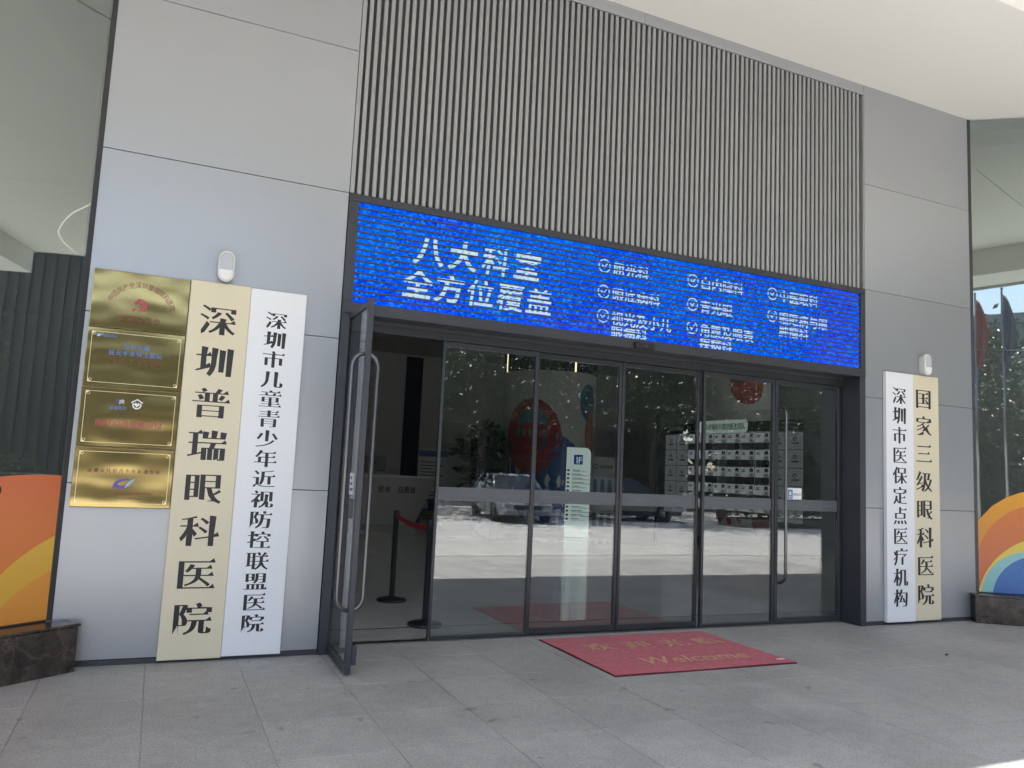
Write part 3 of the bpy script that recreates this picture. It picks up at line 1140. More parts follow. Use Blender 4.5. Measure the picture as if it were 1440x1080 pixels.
def wing(name, label, x, ang, mirror, zsplit, length, dmat, dtop):
    """local x runs along the wing away from the doorway; the street side is local -y (right) or +y (left)"""
    s = -1 if not mirror else 1
    t = thing(name, label, 'glass wall', (x, 0.0, 0.0), ang)
    step = 1.45
    k = 0
    a = 0.02
    yy = lambda p, q: (min(s * p, s * q), max(s * p, s * q))
    while a < length:
        b = min(a + step, length)
        for z0, z1 in ((0.345, zsplit - 0.004), (zsplit + 0.004, TOPZ - 0.02)):
            y0, y1 = yy(-0.006, 0.006)
            MB().box(a + 0.004, b - 0.004, y0, y1, z0, z1).build('pane', M['glass_wing'], t)
        if k:
            y0, y1 = yy(-0.10, -0.008)
            MB().box(a - 0.02, a + 0.02, y0, y1, 0.345, TOPZ - 0.01).build('mullion', M['frame'], t)
        a = b; k += 1
    y0, y1 = yy(-0.03, 0.012)
    MB().bbox(-0.03, 0.022, y0, y1, 0.345, TOPZ - 0.01, 0.002).build('edge_frame', M['frame_lt'], t)
    y0, y1 = yy(-0.02, 0.010)
    MB().bbox(0.023, length, y0, y1, 0.325, 0.344, 0.002).build('sill', M['frame_lt'], t)
    # vinyl print stuck on the outside
    n = 40
    mb = MB()
    pts = [(0.024 + (length - 0.024) * i / n, dtop(0.024 + (length - 0.024) * i / n)) for i in range(n + 1)]
    for i in range(n):
        (u0, z0), (u1, z1) = pts[i], pts[i + 1]
        f = (0, 1, 2, 3) if not mirror else (3, 2, 1, 0)
        mb.add([(u0, s * 0.0075, 0.347), (u1, s * 0.0075, 0.347), (u1, s * 0.0075, z1), (u0, s * 0.0075, z0)], [f])
    mb.build('vinyl_print', dmat, t)
    return t


OR1, OR2, YE = lin((205, 105, 55)), lin((214, 150, 70)), lin((214, 186, 70))
dm_r = decal_mat('rainbow vinyl', lin((190, 75, 50)), lin((205, 110, 60)), [
    (0.78, 0.78, 0.90, lin((160, 55, 42)), lin((225, 160, 50))),
    (0.80, 0.65, 0.80, lin((178, 66, 48)), lin((205, 120, 60))),
    (0.92, 0.15, 0.925, YE, YE),
    (0.62, 0.29, 0.575, lin((120, 176, 178)), lin((130, 182, 180))),
    (0.72, 0.27, 0.55, lin((36, 80, 160)), lin((30, 100, 165)))])


def top_r(u):
    d = 0.90 ** 2 - (u - 0.78) ** 2
    return max(1.0 if u < 0.5 else 0.8, 0.72 + math.sqrt(d)) if d > 0 else (1.05 if u < 0.5 else 0.8)


def top_l(u):
    return 1.374 - 0.22 * (u - 0.17) ** 2


dm_l = decal_mat('orange vinyl', lin((220, 135, 55)), lin((205, 105, 60)), [
    (-0.45, -0.12, 1.16, lin((222, 140, 50)), lin((218, 176, 66))),
    (-0.25, -0.05, 0.79, lin((225, 150, 70)), lin((222, 150, 64))),
    (0.475, 1.262, 0.042, lin((30, 40, 20)), lin((30, 40, 20)))])
wing('glass_wing', 'glazed wall at the right edge with a rainbow vinyl print', 9.412, WA_R, False, 3.36, 6.5, dm_r, top_r)
wing('glass_wing', 'glazed wall at the left edge with an orange vinyl print', -0.530, WA_L, True, 4.9, 6.5, dm_l, top_l)


def plinth(name, label, x, y, ang, mirror, length):
    s = -1 if not mirror else 1
    t = thing(name, label, 'plinth', (x, y, 0), ang)
    y0, y1 = sorted((s * 0.14, s * -0.03))
    a = 0.0
    while a < length:
        b = min(a + 1.3, length)
        MB().bbox(a + 0.0015, b - 0.0015, y0, y1, 0.0, 0.315, 0.004).build('stone_block', M['marble'], t)
        a = b
    y0, y1 = sorted((s * 0.150, s * -0.03))
    MB().bbox(-0.01, length, y0, y1, 0.316, 0.336, 0.004).build('coping', M['marble'], t)
    return t


plinth('marble_plinth', 'dark brown marble plinth under the rainbow print at right', 9.28, -0.015, WA_R, False, 6.3)
plinth('marble_plinth', 'dark brown marble plinth under the orange print at left', -0.41, -0.015, WA_L, True, 6.3)

# ================================================================== SIGN BOARDS
def board(label, x0, x1, z0, z1, th, face, text, xc, zt, zb, w, h, group=None):
    t = thing('sign_board', label, 'sign', ((x0 + x1) / 2, -0.001, z0), 0, group)
    hw = (x1 - x0) / 2
    MB().bbox(-hw, hw, -th, -0.002, 0, z1 - z0, 0.003).build('board', face, t)
    n = len(text)
    pitch = (zt - zb - h * 0.92) / (n - 1)
    for i, ch in enumerate(text):
        lettering('character', t, ch, M['ink'], xc - (x0 + x1) / 2, -th - 0.0008, (zt + zb) / 2 - z0 + ((n - 1) / 2 - i) * pitch, w, h, pitch, 'song', True)
    return t


board('tall cream board lettered in large black characters right of the brass plaques', 0.203, 0.655, 0.022, 2.938, 0.032, M['cream'],
      '深圳普瑞眼科医院', 0.425, 2.752, 0.205, 0.288, 0.258)
board('tall white board with sixteen small black characters beside the open door', 0.657, 1.100, 0.030, 2.932, 0.030, M['white_board'],
      '深圳市儿童青少年近视防控联盟医院', 0.870, 2.756, 0.205, 0.178, 0.150)
board('tall white board on the narrow right wall beside the door frame', 7.815, 8.272, 0.036, 2.928, 0.050, M['white_board'],
      '深圳市医保定点医疗机构', 8.030, 2.752, 0.205, 0.235, 0.218)
board('tall cream board on the narrow right wall next to the glass', 8.274, 8.728, 0.036, 2.932, 0.034, M['cream'],
      '国家三级眼科医院', 8.462, 2.770, 0.212, 0.285, 0.262)


def plaque(label, z0, z1, border):
    t = thing('brass_plaque', label, 'plaque', (-0.139, -0.001, z0), 0, 'brass plaques stacked on the left wall')
    w, h = 0.339, z1 - z0 - 0.003
    mb = MB()
    # shallow dished sheet: edges turned back to the wall
    mb.bbox(-w, w, -0.022, -0.002, 0.0, h, 0.005, seg=2)
    mb.build('sheet', M['gold'], t)
    if border:
        b = 0.03
        mb = MB()
        for (xa, xb, za, zb) in ((-w + b, w - b, b, b + 0.0035), (-w + b, w - b, h - b - 0.0035, h - b), (-w + b, -w + b + 0.0035, b, h - b), (w - b - 0.0035, w - b, b, h - b)):
            mb.box(xa, xb, -0.0232, -0.0222, za, zb)
        for sx in (-1, 1):
            for za, sz in ((b, 1), (h - b, -1)):
                x0 = sx * (w - b)
                flat_poly(mb, [(x0, za), (x0 - sx * 0.026, za), (x0, za + sz * 0.026)], -0.0234)
                ring_flat(mb, x0 - sx * 0.018, za + sz * 0.018, 0.008, 0.011, -0.0236, 12)
        mb.build('engraved_border', M['pale_gold'], t)
    return t, h


YP = -0.0228
# 1: arched title and emblem
p1, h1 = plaque('topmost brass plaque with arched red title and hammer and sickle emblem', 2.490, 2.935, False)
mb = MB()
s = '中国共产党深圳普瑞眼科医院'
nch = len(s)
for i, ch in enumerate(s):
    vs, fs, adv = glyph_tris(ch, 'plain')
    a = math.radians(152 - (152 - 20) * i / (nch - 1))
    px, pz = 0.0 + 0.235 * math.cos(a), 0.125 + 0.225 * math.sin(a)
    ro = a - math.pi / 2
    em = 0.052
    out = []
    for v in vs:
        lx, lz = (v[0] - 0.5) * em * 0.85, (v[1] - 0.38) * em
        out.append((px + lx * math.cos(ro) - lz * math.sin(ro), YP - v[2] * 0.1, pz + lx * math.sin(ro) + lz * math.cos(ro)))
    mb.add(out, fs)
mb.build('arched_lettering', M['ink_maroon'], p1)
# hammer and sickle
mb = MB()
ec = (0.0, 0.195)
out_, in_ = [], []
R = 0.048
arc_o = [(ec[0] - 0.004 + R * math.cos(math.radians(d)), ec[1] + R * math.sin(math.radians(d))) for d in range(92, -127, -10)]
arc_i = [(ec[0] - 0.010 + (R - 0.004 - 0.012 * math.sin(math.pi * k / 21)) * math.cos(math.radians(d)), ec[1] + 0.001 + (R - 0.002 - 0.014 * math.sin(math.pi * k / 21)) * math.sin(math.radians(d))) for k, d in enumerate(range(92, -127, -10))]
vs = []
for a, b in zip(arc_o, arc_i):
    vs += [(a[0], YP, a[1]), (b[0], YP, b[1])]
mb.add(vs, [(2 * i, 2 * i + 2, 2 * i + 3, 2 * i + 1) for i in range(len(arc_o) - 1)])
flat_poly(mb, [(-0.030, 0.158), (-0.052, 0.140), (-0.058, 0.150), (-0.040, 0.170)], YP - 0.0001)


def rotq(pts, ang, c):
    return [(c[0] + q[0] * math.cos(ang) - q[1] * math.sin(ang), c[1] + q[0] * math.sin(ang) + q[1] * math.cos(ang)) for q in pts]


flat_poly(mb, rotq([(-0.0065, -0.058), (0.0065, -0.058), (0.0065, 0.035), (-0.0065, 0.035)], math.radians(45), (0.0, 0.198)), YP - 0.0002)
flat_poly(mb, rotq([(-0.030, -0.012), (0.024, -0.012), (0.024, 0.012), (-0.018, 0.012)], math.radians(45), (-0.022, 0.220)), YP - 0.0003)
mb.build('hammer_and_sickle_emblem', M['ink_red'], p1)
lettering('lettering', p1, '支部委员会', M['ink_maroon'], 0.0, YP, 0.085, 0.048, 0.048, 0.062, 'plain')
# 2
p2, h2 = plaque('brass plaque second from the top with blue lettering', 2.042, 2.488, True)
mb = MB()
flat_poly(mb, [(-0.275, 0.375), (-0.255, 0.375), (-0.248, 0.392), (-0.262, 0.398), (-0.272, 0.39)], YP)
for q in range(3):
    flat_poly(mb, [(-0.250, 0.380 + q * 0.008), (-0.232, 0.386 + q * 0.008), (-0.232, 0.389 + q * 0.008), (-0.250, 0.383 + q * 0.008)], YP)
mb.build('logo', M['ink_lblue'], p2)
lettering('lettering', p2, '普瑞眼科', M['ink_blue'], -0.185, YP, 0.386, 0.022, 0.024, style='bold')
lettering('lettering', p2, '深圳普瑞', M['ink_blue'], 0.0, YP, 0.315, 0.042, 0.042, 0.047, 'heavy')
lettering('lettering', p2, '屈光手术博士团队', M['ink_blue'], 0.0, YP, 0.262, 0.042, 0.042, 0.047, 'heavy')
mb = MB()
for r_, zz in enumerate((0.212, 0.185)):
    for c_, xx in enumerate((-0.165, -0.145, -0.125, -0.075, -0.025, 0.03, 0.075, 0.12, 0.142, 0.164)):
        for q in range(3):
            mb.box(xx - 0.007, xx + 0.007, YP - 0.0004, YP + 0.0002, zz - 0.007 + q * 0.006, zz - 0.0045 + q * 0.006)
        mb.box(xx - 0.0015, xx + 0.0015, YP - 0.0006, YP + 0.0002, zz - 0.008, zz + 0.009)
mb.build('small_print', M['ink_maroon'], p2)
# 3
p3, h3 = plaque('brass plaque third from the top with a red line of characters', 1.594, 2.040, True)
mb = MB()
flat_poly(mb, disc_pts(-0.082, 0.345, 0.022, 18, 0.6, 0.6 + 4.2) + [(-0.082, 0.345)], YP)
for q in range(3):
    flat_poly(mb, [(-0.08, 0.325 + q * 0.010), (-0.06, 0.335 + q * 0.010), (-0.045, 0.330 + q * 0.010), (-0.045, 0.334 + q * 0.010), (-0.06, 0.340 + q * 0.010), (-0.08, 0.330 + q * 0.010)], YP - 0.0002, 1)
mb.build('logo', [M['ink_dkblue'], M['white']], p3)
mb = MB()
flat_poly(mb, [(0.0, 0.345), (0.042, 0.372), (0.084, 0.345), (0.08, 0.338), (0.042, 0.362), (0.004, 0.338)], YP, 1)
ring_flat(mb, 0.042, 0.325, 0.022, 0.032, YP, 18, 1, math.radians(150), math.radians(390))
flat_poly(mb, [(0.042, 0.308), (0.062, 0.33), (0.054, 0.343), (0.042, 0.335), (0.03, 0.343), (0.022, 0.33)], YP - 0.0001, 1)
mb.build('house_logo', [M['ink_dkblue'], M['white']], p3)
lettering('lettering', p3, '普瑞眼科', M['ink_blue'], -0.085, YP, 0.295, 0.030, 0.030, style='bold')
lettering('lettering', p3, '眼科公益服务单位', M['ink_red'], 0.0, YP, 0.178, 0.054, 0.052, 0.058, 'heavy')
# 4
p4, h4 = plaque('lowest brass plaque with a blue eye logo and date', 1.147, 1.592, True)
mb = MB()
A = [(-0.07, 0.155), (-0.055, 0.19), (-0.02, 0.215), (0.03, 0.218), (0.055, 0.212), (0.02, 0.205), (-0.015, 0.195), (-0.035, 0.178), (-0.03, 0.165), (0.0, 0.16), (0.02, 0.172), (0.045, 0.2), (0.085, 0.222), (0.06, 0.19), (0.04, 0.165), (0.01, 0.142), (-0.03, 0.140)]
flat_poly(mb, A, YP)
flat_poly(mb, [(0.02, 0.1725), (0.045, 0.2005), (0.085, 0.2225), (0.06, 0.19), (0.04, 0.165), (0.015, 0.146)], YP - 0.0002, 1)
mb.build('eye_logo', [M['ink_purple'], M['ink_lblue']], p4)
lettering('lettering', p4, '深圳市儿童青少年近视防控', M['ink_maroon'], 0.0, YP, 0.272, 0.034, 0.034, 0.042, 'song')
lettering('lettering', p4, '深圳市儿童青少年近视防控中心', M['ink_maroon'], 0.075, YP, 0.105, 0.019, 0.02, style='bold')
lettering('lettering', p4, '二〇二四年九月', M['ink_maroon'], 0.06, YP, 0.070, 0.02, 0.02, style='bold')


def wall_lamp(label, x, z0, z1):
    t = thing('wall_lamp', label, 'lamp', (x, 0, z0), 0, 'capsule lamps above the sign boards')
    h = z1 - z0
    w = 0.062

    def cap(hw, zl, zh, n=10):
        r = hw
        pts = [(hw * math.cos(math.pi * i / n), zh - r + r * math.sin(math.pi * i / n)) for i in range(n + 1)]
        pts += [(-hw * math.cos(math.pi * i / n), zl + r - r * math.sin(math.pi * i / n)) for i in range(n + 1)]
        return pts
    MB().prism(cap(w * 0.86, 0.012, h - 0.012), 'y', -0.045, -0.001).build('base', M['plastic'], t)
    mb = MB()
    outer = cap(w, 0.0, h); inner = cap(w * 0.80, 0.014, h - 0.014)
    n = len(outer)
    vs = [(q[0], -0.085, q[1]) for q in outer] + [(q[0], -0.092, q[1]) for q in inner] + [(q[0], -0.0455, q[1]) for q in outer] + [(q[0], -0.078, q[1]) for q in inner]
    fs = []
    for i in range(n):
        j = (i + 1) % n
        fs += [(i, n + i, n + j, j), (2 * n + i, i, j, 2 * n + j), (n + i, 3 * n + i, 3 * n + j, n + j)]
    fs.append(tuple(2 * n + i for i in range(n)))
    mb.add(vs, fs)
    mb.build('bezel', M['plastic'], t)
    inn = cap(w * 0.795, 0.0142, h - 0.0142)
    zs = 0.38 * h
    up = [q for q in inn if q[1] > zs]
    MB().prism([(w * 0.79, zs)] + up + [(-w * 0.79, zs)], 'y', -0.080, -0.07).build('face_plate', M['plastic_gy'], t)
    lo = [q for q in inn if q[1] < zs]
    MB().prism([(-w * 0.79, zs - 0.002)] + lo + [(w * 0.79, zs - 0.002)], 'y', -0.096, -0.07).build('diffuser', M['white'], t)
    return t


wall_lamp('small white capsule lamp above the cream board by the plaques', 0.448, 2.948, 3.194)
wall_lamp('small white capsule lamp above the cream board on the right wall', 8.492, 2.940, 3.196)

# ================================================================== DOOR MAT
wm = thing('welcome_mat', 'red carpet door mat with tan welcome lettering before the doors', 'door mat', (4.39, -0.56, 0.0), 0.0)
n1, n2 = 46, 34
vs = []; fs = []
hx, hy = 0.922, 0.665
for j in range(n2 + 1):
    for i in range(n1 + 1):
        u, v = i / n1 * 2 - 1, j / n2 * 2 - 1
        z = 0.0165 + 0.0016 * math.sin(5 * u + 2 * v) + 0.0012 * math.sin(9 * v - 3 * u)
        if abs(u) > 0.96 or abs(v) > 0.95: z -= 0.004
        vs.append((u * hx + 0.004 * math.sin(7 * v), v * hy + 0.004 * math.sin(6 * u), z))
fs = [(j * (n1 + 1) + i, j * (n1 + 1) + i + 1, (j + 1) * (n1 + 1) + i + 1, (j + 1) * (n1 + 1) + i) for j in range(n2) for i in range(n1)]
MB().add(vs, fs, 0, True).build('pile', M['mat_red'], wm)
MB().bbox(-hx - 0.006, hx + 0.006, -hy - 0.006, hy + 0.006, 0.0005, 0.010, 0.003).build('rubber_backing', M['mat_back'], wm)
lettering('lettering', wm, '欢迎光临', M['mat_letter'], 0.05, 0.22, 0.0205, 0.30, 0.30, 0.40, 'song', face='floor')
lettering('lettering', wm, 'Welcome', M['mat_letter'], 0.07, -0.33, 0.0205, 0.27, 0.30, None, 'bold', face='floor', shear=0.22)
MB().box(0.80, 0.88, -0.57, -0.55, 0.0175, 0.0205).build('care_tag', M['white'], wm)

# ================================================================== LOBBY THINGS
def stanchion(label, x, y, rz, belt=None):
    t = thing('queue_barrier_post', label, 'barrier post', (x, y, 0), rz, 'queue barrier posts inside the lobby')
    MB().lathe([(0.0, 0.0), (0.17, 0.0), (0.175, 0.012), (0.165, 0.03), (0.06, 0.05), (0.034, 0.06), (0.0, 0.06)], 32).build('base', M['satin_black'], t)
    MB().lathe([(0.031, 0.058), (0.031, 0.93), (0.036, 0.935), (0.036, 1.03), (0.03, 1.04), (0.0, 1.042)], 20).build('pole', M['satin_black'], t)
    if belt:
        n = 14
        L = belt
        vs = []
        for i in range(n + 1):
            u = i / n
            x_ = 0.036 + (L - 0.036) * u
            sag = -0.05 * 4 * u * (1 - u) * (L / 1.5)
            vs += [(x_, -0.0015, 0.952 + sag), (x_, -0.0015, 1.005 + sag), (x_, 0.0015, 1.005 + sag), (x_, 0.0015, 0.952 + sag)]
        fs = []
        for i in range(n):
            for k in range(4):
                fs.append((i * 4 + k, i * 4 + (k + 1) % 4, i * 4 + 4 + (k + 1) % 4, i * 4 + 4 + k))
        MB().add(vs, fs).build('belt', M['belt'], t)
    return t


stanchion('black queue barrier post with a red belt inside the open doorway', 2.69, 2.40, math.atan2(-1.55, -0.06), 1.55)
stanchion('black queue barrier post behind the frame beside the open door', 2.63, 0.97, 0.0)

# reception counter
rc = thing('reception_counter', 'white tapered reception counter at the back of the lobby', 'counter', (5.85, 14.2, 0))
MB().add([(-1.05, -0.35, 1.25), (1.25, -0.35, 1.25), (1.25, 0.4, 1.25), (-1.05, 0.4, 1.25), (-0.75, -0.15, 0.0), (0.72, -0.15, 0.0), (0.72, 0.3, 0.0), (-0.75, 0.3, 0.0)],
         [(0, 1, 2, 3), (7, 6, 5, 4), (0, 4, 5, 1), (1, 5, 6, 2), (2, 6, 7, 3), (3, 7, 4, 0)]).build('body', M['desk'], rc)
MB().bbox(-1.10, 1.30, -0.42, 0.45, 1.252, 1.30, 0.006).build('counter_top', M['white_board'], rc)
for ch_, cx_ in (('咨', -0.29), ('询', -0.11)):
    lettering('character', rc, ch_, M['ink'], cx_, -0.315, 0.93, 0.17, 0.19, style='bold', rot=(math.radians(99), 0, 0))
lettering('lettering', rc, '自费处', M['ink'], 0.42, -0.315, 0.93, 0.17, 0.19, style='bold', rot=(math.radians(99), 0, 0))
mo = thing('computer_monitor', 'grey computer monitor seen from behind on the reception counter', 'monitor', (5.45, 14.25, 1.301))
MB().bbox(-0.30, 0.30, -0.02, 0.02, 0.10, 0.50, 0.008).build('screen_shell', mat('monitor shell', (0.12, 0.12, 0.13), 0.35, 0.6), mo)
MB().bbox(-0.03, 0.03, 0.021, 0.04, 0.008, 0.25, 0.004).build('neck', M['steel'], mo)
MB().bbox(-0.11, 0.11, -0.06, 0.10, 0.0, 0.0075, 0.003).build('foot', M['steel'], mo)
mb = MB(); flat_poly(mb, disc_pts(0, 0.32, 0.025, 14), -0.0205); mb.build('logo', M['black'], mo)

# roll-up poster
po = thing('roll_up_poster', 'blue and white roll-up poster stand near the back wall', 'poster', (8.55, 18.6, 0), -0.35)
MB().bbox(-0.50, 0.50, -0.06, 0.06, 0.0, 0.10, 0.01).build('base', M['steel'], po)
sh = MB().box(-0.48, 0.48, -0.006, 0.006, 0.105, 2.20).build('sheet', M['white'], po)
mb = MB()
flat_poly(mb, [(-0.48, 1.92), (0.48, 1.92), (0.48, 2.12), (-0.48, 2.12)], -0.0068)
flat_poly(mb, [(-0.48, 0.12), (0.48, 0.12), (0.48, 0.52), (-0.48, 0.52)], -0.0068)
for q in range(11):
    flat_poly(mb, [(-0.40, 0.62 + q * 0.11), (0.40 - 0.2 * ((q * 7) % 3), 0.62 + q * 0.11), (0.40 - 0.2 * ((q * 7) % 3), 0.65 + q * 0.11), (-0.40, 0.65 + q * 0.11)], -0.0068, 1)
for q in (-0.22, 0.22):
    flat_poly(mb, [(q - 0.12, 0.18), (q + 0.12, 0.18), (q + 0.12, 0.44), (q - 0.12, 0.44)], -0.0074, 2)
mb.build('print', [M['ink_blue'], M['ink_grey'], M['white']], sh)

# round columns
def column(label, x, y, r, ztrim, ztop, art):
    t = thing('round_column', label, 'column', (x, y, 0))
    MB().lathe([(r, 0.0), (r, ztrim)], 56).build('shaft', M['column'], t)
    MB().lathe([(r + 0.01, 0.0), (r + 0.012, 0.12), (r, 0.13)], 56).build('skirting', M['black'], t)
    if ztop > ztrim:
        MB().lathe([(r - 0.05, ztrim), (r - 0.05, ztop)], 56).build('trim_core', M['niche'], t)
        sm_ = MB().bbox(r - 0.05, r + 0.02, -0.016, 0.016, ztrim + 0.002, ztop, 0.002).mesh('trim_slat', mat('bronze trim', (0.055, 0.055, 0.06), 0.5, 0.3))
        for k in range(90):
            if True:
                link('trim_slat', sm_, t, (0, 0, 0), (0, 0, 2 * math.pi * k / 90))
        lm = MB().bbox(r - 0.05, r + 0.03, -0.022, 0.022, ztrim + 0.002, ztop, 0.002).mesh('light_strip', emit_mat('warm strip', (1.0, 0.80, 0.55), EM * 2.2))
        for k in (-1.13, 0.53, 2.19):
            link('light_strip', lm, t, (0, 0, 0), (0, 0, aim(x, y) + k))
    for (ang, z, hw, hh, m_, lift) in art:
        n, q = 20, 12
        mb = MB()
        ctr = None
        vs = []; fs = []
        # disc wrapped round the shaft
        rings = [0, 0.35, 0.7, 1.0]
        for ri in rings:
            for k in range(n):
                a = 2 * math.pi * k / n
                th = ang + ri * hw * math.cos(a) / r
                rr = r + lift
                vs.append((rr * math.cos(th), rr * math.sin(th), z + ri * hh * math.sin(a)))
        for ii in range(len(rings) - 1):
            for k in range(n):
                fs.append((ii * n + k, ii * n + (k + 1) % n, (ii + 1) * n + (k + 1) % n, (ii + 1) * n + k))
        mb.add(vs, fs, 0, True)
        mb.build('colour_disc', m_, t)
    return t


def art(name, c):
    return mat(name, c, 0.5)


A_RED, A_BLUE, A_TEAL, A_OR, A_DK = art('art red', (0.36, 0.015, 0.025)), art('art blue', (0.02, 0.07, 0.22)), art('art teal', (0.03, 0.16, 0.24)), art('art orange', (0.34, 0.09, 0.03)), art('art indigo', (0.02, 0.03, 0.12))


def aim(px, py):
    return math.atan2(CAM_POS.y - py, CAM_POS.x - px)


a0 = aim(9.80, 12.6)
c1 = column('big round column with slatted crown and a red disc painted on it', 9.80, 12.6, 1.27, 4.22, 6.1,
            [(a0 - 0.30, 1.85, 0.85, 1.55, A_BLUE, 0.003), (a0 + 0.15, 1.35, 0.9, 1.2, A_BLUE, 0.005), (a0 - 0.36, 2.50, 0.80, 0.98, A_RED, 0.008), (a0 - 0.33, 2.9, 0.45, 0.36, A_OR, 0.011),
             (a0 - 0.33, 2.88, 0.38, 0.30, A_TEAL, 0.014), (a0 - 0.33, 2.66, 0.40, 0.20, A_RED, 0.017), (a0 + 0.95, 3.45, 0.34, 0.5, A_TEAL, 0.004), (a0 + 1.05, 2.6, 0.25, 0.65, A_OR, 0.004)])
mb = MB()
for i, ch in enumerate('普爱普光明'):
    vs, fs, adv = glyph_tris(ch, 'bold')
    th = a0 - 0.36 + (i - 2) * 0.155
    for_ = []
    for v in vs:
        t_ = th + (v[0] - 0.5) * 0.19 / 1.27
        for_.append((1.290 * math.cos(t_), 1.290 * math.sin(t_), 2.58 + (v[1] - 0.38) * 0.21))
    mb.add(for_, fs)
mb.build('lettering', mat('pale lettering', (0.35, 0.28, 0.27), 0.5), c1)
a1 = aim(13.7, 9.6)
column('slimmer round column behind the doctor board with red discs', 13.7, 9.6, 0.92, 6.0, 6.0,
       [(a1 + 0.35, 4.0, 0.46, 0.52, A_RED, 0.003), (a1 + 0.05, 4.2, 0.16, 0.18, A_BLUE, 0.006), (a1 - 0.1, 1.35, 0.75, 0.85, A_RED, 0.003), (a1 - 0.55, 1.6, 0.35, 0.9, A_TEAL, 0.006), (a1 + 0.85, 0.75, 0.35, 0.6, A_OR, 0.004)])

# floor directory totems
def totem(label, x, y, rz, w, h, lit, full):
    t = thing('directory_totem', label, 'totem', (x, y, 0), rz)
    pts = [(-w / 2, 0.012), (w / 2, 0.012)] + [(w / 2 - 0.14 + 0.14 * math.cos(a), h - 0.14 + 0.14 * math.sin(a)) for a in [math.pi / 2 * i / 8 for i in range(9)]] + [(-w / 2, h)]
    MB().prism(pts, 'y', -0.035, 0.035).build('panel', lit, t)
    MB().bbox(-w / 2 - 0.03, w / 2 + 0.03, -0.10, 0.10, 0.0, 0.0115, 0.003).build('foot', M['steel'], t)
    y = -0.0362
    mb = MB()
    if full:
        flat_poly(mb, [(-0.12, h - 0.42), (0.10, h - 0.42), (0.10, h - 0.18), (-0.12, h - 0.18)], y, 1)
        for q in range(13):
            z = h - 0.60 - q * 0.10
            L = 0.35 + 0.2 * ((q * 5) % 4) / 3
            flat_poly(mb, [(-0.15, z), (-0.15 + L, z), (-0.15 + L, z + 0.010), (-0.15, z + 0.010)], y, 0)
            flat_poly(mb, [(-0.15, z + 0.03), (-0.15 + L * 0.55, z + 0.03), (-0.15 + L * 0.55, z + 0.045), (-0.15, z + 0.045)], y, 0)
            flat_poly(mb, [(-0.28, z + 0.005), (-0.22, z + 0.005), (-0.22, z + 0.05), (-0.28, z + 0.05)], y, 0)
        for ch_, cx_ in (('1', -0.055), ('F', 0.035)):
            lettering('numeral', t, ch_, lit, cx_, y - 0.001, h - 0.305, 0.19, 0.22, style='heavy')
    else:
        ring_flat(mb, -0.20, h - 0.26, 0.04, 0.07, y, 16)
        for q in range(4):
            flat_poly(mb, [(-0.08 + q * 0.09, h - 0.30), (-0.01 + q * 0.09, h - 0.30), (-0.01 + q * 0.09, h - 0.22), (-0.08 + q * 0.09, h - 0.22)], y, 0)
        for r_ in range(2):
            for q in range(3):
                flat_poly(mb, [(-0.27 + q * 0.2, h - 0.95 - r_ * 0.9), (-0.14 + q * 0.2, h - 0.95 - r_ * 0.9), (-0.16 + q * 0.2, h - 0.6 - r_ * 0.9), (-0.24 + q * 0.2, h - 0.6 - r_ * 0.9)], y, 0)
    mb.build('print', [M['ink_grey'], emit_mat('lit navy square', (0.02, 0.05, 0.35), EM * 0.5) if full else M['ink_dkblue']], t)
    return t


totem('lit white floor directory totem marked 1F before the big column', 9.70, 10.66, -0.42, 0.60, 2.22, emit_mat('lit totem face', (0.80, 0.95, 0.88), EM * 0.52), True)
totem('grey unlit information totem right of the lit directory', 11.15, 11.9, -0.42, 0.68, 2.05, M['desk'], False)

# doctor board printed on a glass partition
ax, ay, bx_, by_ = 11.42, 9.40, 11.83, 5.30
pl = math.hypot(bx_ - ax, by_ - ay)
pang = math.atan2(by_ - ay, bx_ - ax)
gp = thing('glass_partition', 'inner glass partition printed with rows of doctor cards', 'partition', (ax, ay, 0), pang)
MB().box(-0.3, pl + 0.4, -0.006, 0.006, 0.0, 3.1).build('pane', M['glass_in'], gp)
MB().bbox(-0.34, -0.30, -0.02, 0.02, 0.0, 3.12, 0.003).build('post', M['frame'], gp)
HZ = 2.86
bd = MB().box(0.0, pl, -0.0085, -0.0065, HZ - 0.22, HZ).build('header_band', M['black'], gp)
mb = MB()
hw = 0.75
xm = pl * 0.46
flat_poly(mb, [(xm - hw, HZ - 0.17), (xm - hw + 0.06, HZ - 0.24), (xm + hw - 0.06, HZ - 0.24), (xm + hw, HZ - 0.17), (xm + hw, HZ - 0.02), (xm + hw - 0.06, HZ + 0.05), (xm - hw + 0.06, HZ + 0.05), (xm - hw, HZ - 0.02)], -0.0092)
mb.build('title_plate', emit_mat('glowing title plate', (0.80, 0.98, 0.86), EM * 0.30), gp)  # plate is print on glass; its glow is added to lift it
lettering('lettering', gp, '深圳普瑞眼科医院医生团队', M['ink_green'], xm, -0.0100, HZ - 0.095, 0.112, 0.15, style='heavy')
lettering('lettering', gp, 'DOCTOR TEAM', M['white'], pl - 0.45, -0.0092, HZ - 0.15, 0.085, 0.075, style='bold')
lettering('lettering', gp, 'EYE HOSPITAL', M['white'], pl - 0.45, -0.0092, HZ - 0.06, 0.085, 0.075, style='bold')
lettering('lettering', gp, '普瑞眼科', M['white'], 0.42, -0.0092, HZ - 0.11, 0.11, 0.11, style='bold')
xs = [0.0, 0.40, 0.80]
cw6 = (pl - 0.80 - 0.86) / 6
for i in range(6): xs.append(0.80 + cw6 * (i + 1))
xs += [xs[-1] + 0.43, pl]
rows = 5
rhh = 0.37
m_card = emit_mat('glowing white card', (0.93, 0.97, 1.0), EM * 0.22)  # printed cards given a faint added glow so they show in the dim lobby
